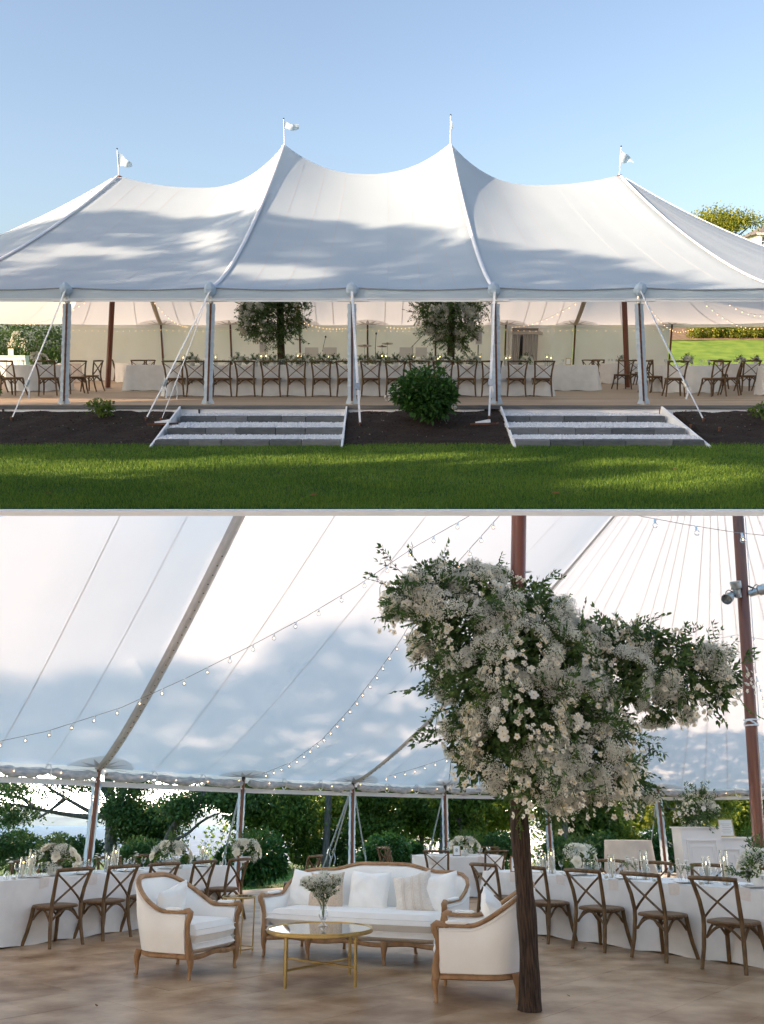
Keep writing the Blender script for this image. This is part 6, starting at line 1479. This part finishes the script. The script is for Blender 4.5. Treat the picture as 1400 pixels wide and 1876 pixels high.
# partly seen chair and table end behind the sofa's left end
p = G(2, 527, 1690); CHAIR.at((p.x, p.y+1.6, 0), rzL+.15, 'Crossback chair at the far end of the left table, behind the left of the sofa', GLW, scale=CS)
cb = G(2, 1325, 1600, 0); cb = V(2, 1325, 1575, 17.5); cb.z = 0
bar = bar_unit('bar_counter', 'low white panelled bar front behind the right table', (V(2, 1362, 1575, 17.6).x, 17.6, 0), -.04, 2.0, 1.12, .5, 2)
bar2 = bar_unit('bar_counter', 'taller white panelled end of the bar behind the right table', (V(2, 1282, 1575, 17.6).x-.05, 17.5, 0), -.04, .78, 1.32, .6, 1)
framed_card((V(2, 1333, 1530, 17.35).x, 17.35, 1.16), 0, '', 'ornate gold frame with a menu on the low white bar', GOLD, .30, .34, 6)
tall_vase((V(2, 1283, 1520, 17.5).x, 17.5, 1.36), 'tall arrangement of white flowers standing on the bar', .36, 23, (34, 22, 12), .14)
cc = V(2, 1152, 1560, 18.2); cc.z = 0
table(Matrix.Translation(cc), 'high cocktail table behind the right table', 'pale tan floor-length cloth on the cocktail table', circ_path(.48, 48), [(0, 0)], h=1.08, amp=.035, nf=9, seed=9, clothmat=mat('tan_linen', (.58, .51, .44), (.65, .58, .50), .9, 5, .3, 200), flare=.08)

# ---- lounge furniture
a, b_, c_ = G(2, 345, 1797), G(2, 262, 1787), G(2, 427, 1762)
yawL = math.atan2((b_-a).y, (b_-a).x)   # side direction runs back from the near front leg
fwd = (a-b_).normalized(); yaw = math.atan2(fwd.y, fwd.x)-PI/2+.10
wA, dA = .80, .66
def armchair(front_near_px, yaw, near_side, lb):
    """near_side: -1 when the near front leg is the chair's own right one (local x<0)"""
    legl = Vector((near_side*wA/2*.97, dA/2+.035, 0)); Rm = Matrix.Rotation(yaw, 4, 'Z'); pos = G(2, *front_near_px)-(Rm @ legl)
    pos.z = 0; return french_seat('armchair', lb, 'armchair', Matrix.Translation(pos) @ Rm, wA, dA, .60, .90, 0, .30, .42), pos, Rm
ac1, p1_, R1 = armchair((345, 1797), yaw, 1, 'cream French armchair at the left, facing the coffee table')
fw2 = Vector((-.985, .17, 0)); yaw2 = math.atan2(fw2.y, fw2.x)-PI/2
ac2, p2_, R2 = armchair((801, 1838), yaw2, -1, 'cream French armchair at the right beside the dark trunk, its side to the viewer')
LTR = Matrix.Translation
pillow(p1_+R1 @ Vector((.06, -.16, .63)), R1 @ Matrix.Rotation(-.35, 4, 'X') @ Matrix.Rotation(.3, 4, 'Y'), .44, .42, .16, PILW, 'cream pillow standing on one corner in the left armchair', 1)
pillow(p2_+R2 @ Vector((-.02, -.13, .64)), R2 @ Matrix.Rotation(-.40, 4, 'X') @ Matrix.Rotation(-.2, 4, 'Y'), .50, .44, .17, PILW, 'cream striped pillow leaning in the right armchair', 2, stripes=False)
sl, sr = G(2, 483, 1752), G(2, 698, 1768); al = (sr-sl).normalized(); yaws = math.atan2(al.y, al.x)+PI
WS = 2.18
sleg = Vector((WS/2*.97, .82/2+.035, 0)); Rs = Matrix.Rotation(yaws, 4, 'Z'); ps = sl-(Rs @ sleg); ps.z = 0
sofa = french_seat('sofa', 'long cream French sofa with a carved oak frame and five pillows', 'sofa', Matrix.Translation(ps) @ Rs, WS, .80, .62, .88, .075, .22, .43, bow=.04, front_legs=(-1, -.42, .42, 1))
for i, (x, z, w, h, mt, tilt, roll, lb, tr) in enumerate(((.86, .665, .46, .46, PILW, -.30, .06, 'white tasselled pillow at the left end of the sofa', PILW), (.56, .655, .46, .44, PILT, -.26, -.05, 'tan textured pillow second from the left on the sofa', None), (.02, .665, .52, .47, PILW, -.28, .02, 'large cream pillow in the middle of the sofa', None),
        (-.56, .665, .46, .46, mat('pillow_stripe', (.70, .63, .55), (.78, .71, .63), .9, 50, .4), -.34, -.22, 'cream pillow with thin tan stripes, leaning right of the middle', None), (-.84, .665, .48, .47, PILW, -.28, -.14, 'white tasselled pillow at the right end of the sofa', PILW))):
    pillow(ps+Rs @ Vector((x, -.155+.05*(i % 2), z)), Rs @ Matrix.Rotation(PI, 4, 'Z') @ Matrix.Rotation(tilt, 4, 'X') @ Matrix.Rotation(roll, 4, 'Y'), w, h, .17, mt, lb, 10+i, tr, i == 3)
# coffee table
cl_ = [G(2, *p) for p in ((500, 1814), (632, 1820), (541, 1780), (662, 1786))]; cc = (cl_[0]+cl_[1]+cl_[2]+cl_[3])/4
ct = thing('coffee_table', 'round gold coffee table with a clear glass top and crossed stretchers', 'coffee table', loc=cc, rz=.12); rt = .50
ring(MB(), rt, .452, .018, 64, 6).obj('rim', GOLD, ct, smooth=True); m = MB(); m.lathe([(rt, .436), (rt+.012, .438), (rt+.012, .474), (rt-.004, .474), (rt-.004, .462), (rt-.02, .460), (rt-.02, .436)], 64); m.obj('edge_band', GOLD, ct, smooth=30)
MB().lathe([(0, .459), (rt-.006, .459), (rt-.006, .467), (0, .467)], 48).obj('glass_top', GLASST, ct)
for k in range(4):
    a = PI/4+k*PI/2; x, y = (rt-.045)*math.cos(a), (rt-.045)*math.sin(a); MB().box((x, y, .225), (.022, .022, .45), Matrix.Rotation(a, 3, 'Z')).obj('leg', GOLD, ct)
for k in (0, 1):
    a = PI/4+k*PI/2; d = Vector((math.cos(a), math.sin(a), 0))*(rt-.045); MB().tube([-d+Vector((0, 0, .15+.016*k)), d+Vector((0, 0, .15+.016*k))], .011, 6).obj('stretcher', GOLD, ct)
vz = thing('flower_vase', 'clear glass vase of white baby\'s breath on the coffee table', 'vase', loc=cc+Vector((.02, .16, .47)))
MB().lathe([(.045, 0), (.048, .006), (.012, .03), (.030, .06), (.048, .09), (.046, .12), (.030, .15), (.040, .19), (.037, .19), (.026, .15), (.042, .12), (.044, .09), (.024, .058), (0, .05)], 16).obj('glass', GLASS, vz, smooth=True)
rnv = random.Random(3)
for i in range(15):
    a = rnv.uniform(0, 6.28); t = rnv.uniform(.04, .20); h = rnv.uniform(.30, .46); MB().tube([(0, 0, .06), (t*.15*math.cos(a), t*.15*math.sin(a), .18), (t*math.cos(a), t*math.sin(a), h)], .0022, 4).obj('stem', STEM, vz)
    put('babys_breath', BREATHS[i % 3], vz, M=Matrix.Translation((t*math.cos(a), t*math.sin(a), h-.01)) @ align((math.cos(a)*.6, math.sin(a)*.6, 1)) @ Matrix.Scale(rnv.uniform(.45, .7), 4))
for i in range(7): a = rnv.uniform(0, 6.28); put('leaf_sprig', rnv.choice(SPRIGS), vz, M=Matrix.Translation((0, 0, .2)) @ alignx((.5*math.cos(a), .5*math.sin(a), 1), a) @ Matrix.Scale(.55, 4))
# gold side table between armchair and sofa
q = G(2, 430, 1748); q.z = 0; q = Vector((q.x, q.y, 0))
st = thing('side_table', 'small round gold side table with a mirror top between armchair and sofa', 'side table', loc=q+Vector((0, .12, 0)))
ring(MB(), .19, .60, .010).obj('rim', GOLD, st, smooth=True); ring(MB(), .19, .05, .008).obj('lower_ring', GOLD, st, smooth=True)
MB().lathe([(0, .60), (.186, .60), (.186, .608), (0, .608)], 32).obj('mirror_top', mat('mirror', (.75, .76, .76), None, .06, metallic=1.), st)
for k in range(4): a = .4+k*PI/2; MB().tube([(.19*math.cos(a), .19*math.sin(a), 0), (.19*math.cos(a), .19*math.sin(a), .60)], .009, 6).obj('leg', GOLD, st)

# ---- the flowering tree round the front centre pole
ft = thing('floral_tree', 'dark trunk topped by a wide crown of white flowers around the centre pole', 'floral tree', loc=PA)
m = MB(); n = 30; P = []; rr = []
for i in range(n+1):
    z = 2.35*i/n; P.append((.012*math.sin(z*3), .01*math.sin(z*2+1), z)); rr.append(.076+.02*math.exp(-z*7)+.004*math.sin(z*11)-.006*max(0, math.sin(z*8.5+.6))**14)
m.tube(P, rr, 28); 
vv = []
for k, (x, y, z) in enumerate(m.v): a = math.atan2(y, x); f_ = 1+.035*math.sin(a*9+z*.7)+.03*math.sin(a*17+z*1.3+1)+.02*math.sin(a*5+z*4); vv.append((x*f_, y*f_, z))
m.v = vv; m.obj('trunk', TRUNKD, ft, smooth=True)
ptop = V(2, 951, 943, PA.y)-PA; clip_near(MB().tube([(0, 0, 2.3), tuple(ptop), tuple(ptop*1.5-Vector((0, 0, 2.3))*.5)], .072, 16).obj('pole', POLE, ft, smooth=True))
CR = [(745, 1092, 44, 0), (722, 1108, 26, 0), (785, 1062, 38, 0), (835, 1062, 40, .1), (800, 1125, 46, -.1), (792, 1178, 34, 0), (812, 1225, 30, 0), (880, 1095, 52, 0), (860, 1165, 62, -.2), (925, 1140, 60, -.2), (975, 1095, 40, 0), (990, 1150, 56, -.1), (875, 1245, 62, -.2), (945, 1225, 75, -.35),
      (1010, 1215, 70, -.2), (870, 1330, 58, -.1), (950, 1320, 80, -.35), (1035, 1300, 72, -.25), (1055, 1190, 52, 0), (1100, 1172, 46, .1), (1150, 1182, 42, .1), (1195, 1178, 36, .1), (1240, 1198, 38, .1), (1285, 1218, 36, .1), (1325, 1240, 34, .1), (1195, 1235, 44, 0), (1130, 1245, 52, -.1), (1262, 1262, 34, 0), (1315, 1275, 24, 0),
      (1112, 1325, 52, -.1), (1075, 1395, 62, -.2), (1005, 1410, 62, -.3), (925, 1400, 52, -.2), (868, 1392, 36, 0), (1035, 1452, 34, -.1), (1130, 1412, 40, -.1), (1160, 1435, 24, 0), (1215, 1300, 24, 0), (950, 1440, 30, 0), (1085, 1455, 26, 0)]
blobs = []
for px, py, r, dy in CR: q = V(2, px, py, PA.y+dy)-PA; blobs.append(((q.x, q.y, q.z), r/F*PA.y*1.02))
floral_crown(ft, blobs, 235, 284, 120, 120, 26000, .80, 51, Vector((0, -1, -.05)))

for px, py, lb in ((1068, 1738, 'tiny green leaf fallen by the first clear chair'), (1045, 1826, 'tiny green leaf lying on the open floor right of the trunk'), (178, 1844, 'dark crumb of leaf on the floor at the lower left'), (992, 1722, 'small brown leaf on the floor just right of the trunk')):
    m = MB(); m.add([(0, 0, 0), (.02, .015, .01), (.05, .005, .012), (.03, -.015, .004)], [(0, 1, 2, 3)]); m.obj('fallen_leaf', LEAFG if 'green' in lb else mat('dry_leaf', (.20, .085, .03), None, .9), M=Matrix.Translation(G(2, px, py, .008)) @ Matrix.Rotation(px, 4, 'Z'), label=lb, cat='leaf')
# ---- strings of lights
def dstr(lst, n, lb, b=BULB_BIG, wire=.0045, s=1.0): light_string([V(2, px, py, D) for px, py, D in lst], n, lb, b, wire, BLACK if b is BULB_BIG and False else mat('wire_brown', (.30, .25, .22), None), s)
dstr([(-20, 1362, 12.6), (85, 1340, 12.5), (223, 1296, 12.2), (340, 1243, 11.9), (460, 1183, 11.6), (560, 1130, 11.2), (655, 1073, 10.9), (758, 1003, 10.6), (862, 944, 10.4)], 21, 'long string of clear globe bulbs rising from the left edge to the flowers')
dstr([(480, 1418, 17.6), (535, 1396, 16.8), (590, 1355, 15.8), (640, 1300, 14.8), (690, 1235, 13.8), (733, 1174, 13), (765, 1120, 12.4), (830, 1040, 11.6), (915, 945, 10.8)], 30, 'second string of globe bulbs rising behind the left of the crown')
dstr([(1165, 944, 9.4), (1257, 961, 9.0), (1345, 975, 8.8), (1402, 981, 8.6)], 3, 'short string of big globe bulbs across the upper right corner', s=1.15)
dstr([(700, 1425, 22), (760, 1408, 20), (830, 1385, 18)], 7, 'faint string of bulbs between the fourth pole and the crown')
dstr([(1210, 1192, 13), (1290, 1175, 12.6), (1350, 1163, 12.2), (1402, 1172, 12)], 5, 'thin string of bulbs behind the centre pole', BULB_FAIRY, .003)
dstr([(1360, 1175, 12.2), (1380, 1215, 12.4), (1395, 1270, 12.6), (1402, 1300, 12.8)], 8, 'string of bulbs falling at the right edge', BULB_FAIRY, .003)
ev = []
for k in range(6*7+1):
    e = 1.0+k/6; P = T2.eave(e); Q = T2.eave(min(NF, e+.02))-T2.eave(max(0, e-.02)); nn = Vector((Q.y, -Q.x, 0)).normalized(); ev.append(P+nn*.20+Vector((0, 0, -.05-.10*abs(math.sin(PI*k/6))**.8)))
light_string(ev, 26, 'small warm bulbs strung along the eave of the lower tent', BULB_FAIRY, .003, mat('wire_brown', (.30, .25, .22), None), .75)
# ---- bring the second place under the first
PLACE = 1
# tall trees at the viewer's left: their crowns throw the shade on the lawn and the lower canvas
def shade_top(px):     # row of the shadow's upper edge on the canvas
    return float(np.interp(px, [-400, 0, 140, 235, 300, 350, 480, 560, 690, 750, 860, 930, 1000, 1100, 1200, 1270, 1330, 1500], [430, 425, 392, 385, 402, 398, 384, 402, 413, 415, 430, 447, 455, 470, 492, 512, 530, 560]))
HOLES = [(145, 457, 95, 7), (70, 477, 55, 7), (240, 461, 60, 6), (255, 508, 45, 4), (385, 432, 60, 5), (392, 453, 57, 4), (480, 442, 30, 5), (525, 492, 100, 5), (540, 505, 90, 4), (583, 466, 42, 6), (845, 436, 28, 7), (20, 500, 40, 5), (730, 490, 20, 3), (395, 485, 40, 5),
         (110, 857, 210, 10), (60, 842, 120, 7), (560, 843, 240, 5), (880, 838, 180, 4), (1180, 846, 150, 5), (300, 872, 150, 4), (420, 852, 120, 4), (1240, 884, 200, 9), (1350, 862, 120, 7), (780, 880, 120, 4), (620, 860, 60, 4), (900, 850, 70, 3), (250, 880, 90, 4), (1050, 868, 70, 3), (560, 738, 90, 2), (1010, 895, 60, 4), (700, 905, 80, 3)]
def toscreen(p):
    th = TH[1]; y, z = p.y, p.z-EYE1; f = y*math.cos(th)+z*math.sin(th); return 700+F*p.x/f, PY-F*(z*math.cos(th)-y*math.sin(th))/f
def in_hole(px, py): return any(((px-a)/(rx*1.1))**2+((py-b)/(ry*1.7+4))**2 < 1 for a, b, rx, ry in HOLES)
lat = Vector((SUN_DIR.y, -SUN_DIR.x, 0)).normalized(); vup = lat.cross(SUN_DIR).normalized(); cells_ = {}
def cast(P, r=.34, hole=True):
    px, py = toscreen(P)
    if hole and in_hole(px, py): return
    s_ = P.dot(lat); b_ = int(math.floor(s_/4.2)); t_ = 29+((b_*7) % 5)*1.1+random.uniform(-1.2, 1.2)
    Q = P+SUN_DIR*t_; up = Q-lat*0; key = (b_, round(Q.dot(lat)/.34), round(Q.dot(vup)/.30))
    if key not in cells_ or r > cells_[key][1]: cells_[key] = (Q, r)
e = NF0-3.
while e < NF1+3:
    u = 0.
    while u < .9:
        P = T1.surf(e, u); px, py = toscreen(P)
        if py > shade_top(px)+4: cast(P)
        u += .02
    e += .07
for x in np.arange(-8, 15, .22):
    for z in np.arange(0, 3.0, .2): cast(Vector((x, DF, z)))
for x in np.arange(-8.5, 9, .28):
    for y in np.arange(Y0-1.0, DF, .3): cast(Vector((x, y, 0)), .42)
for e in np.arange(-.0, 3.2, .12):   # extra leaves added to keep this sun off the lower tent's roof
    for u in np.arange(.1, .95, .05):
        P = W2M @ T2.surf(e, u)
        t0 = -P.z/SUN_DIR.z
        if P.z < 0 and P.y+SUN_DIR.y*t0 < Y0-.2: cast(P, .55, False)
for b_ in sorted({k[0] for k in cells_}):
    bl = [v for k, v in cells_.items() if k[0] == b_]
    if len(bl) < 6: continue
    c = sum((q for q, r in bl), Vector())/len(bl); base = Vector((c.x, c.y, 0)); top = max(q.z for q, r in bl)
    tree('shade_tree', 'tall leafy tree left of the viewer in the shading row, bin '.replace(', bin ', ' ')+ORD[b_ % 30], base, ([(0, 0, 0), (.2, .1, c.z*.5), (0, 0, c.z)], .38, .12),
         [([(0, 0, c.z*.4), tuple((q-base)*.5+Vector((0, 0, c.z*.3))), tuple(q-base)], .10, .02) for q, r in bl[::max(1, len(bl)//9)][:9]], [((q.x-base.x, q.y-base.y, q.z), r) for q, r in bl], int(sum(36*(r/.34)**2 for q, r in bl)), .24, LEAFM, 'tall trees left of the viewer', 80+(b_ % 50), shell=.0, clump=False)
print('shade blobs', len(cells_), len({k[0] for k in cells_}))
for o in SECOND: o.matrix_basis = W2M @ o.matrix_basis
print('objects', len(bpy.data.objects), 'faces', sum(len(m.polygons) for m in bpy.data.meshes))
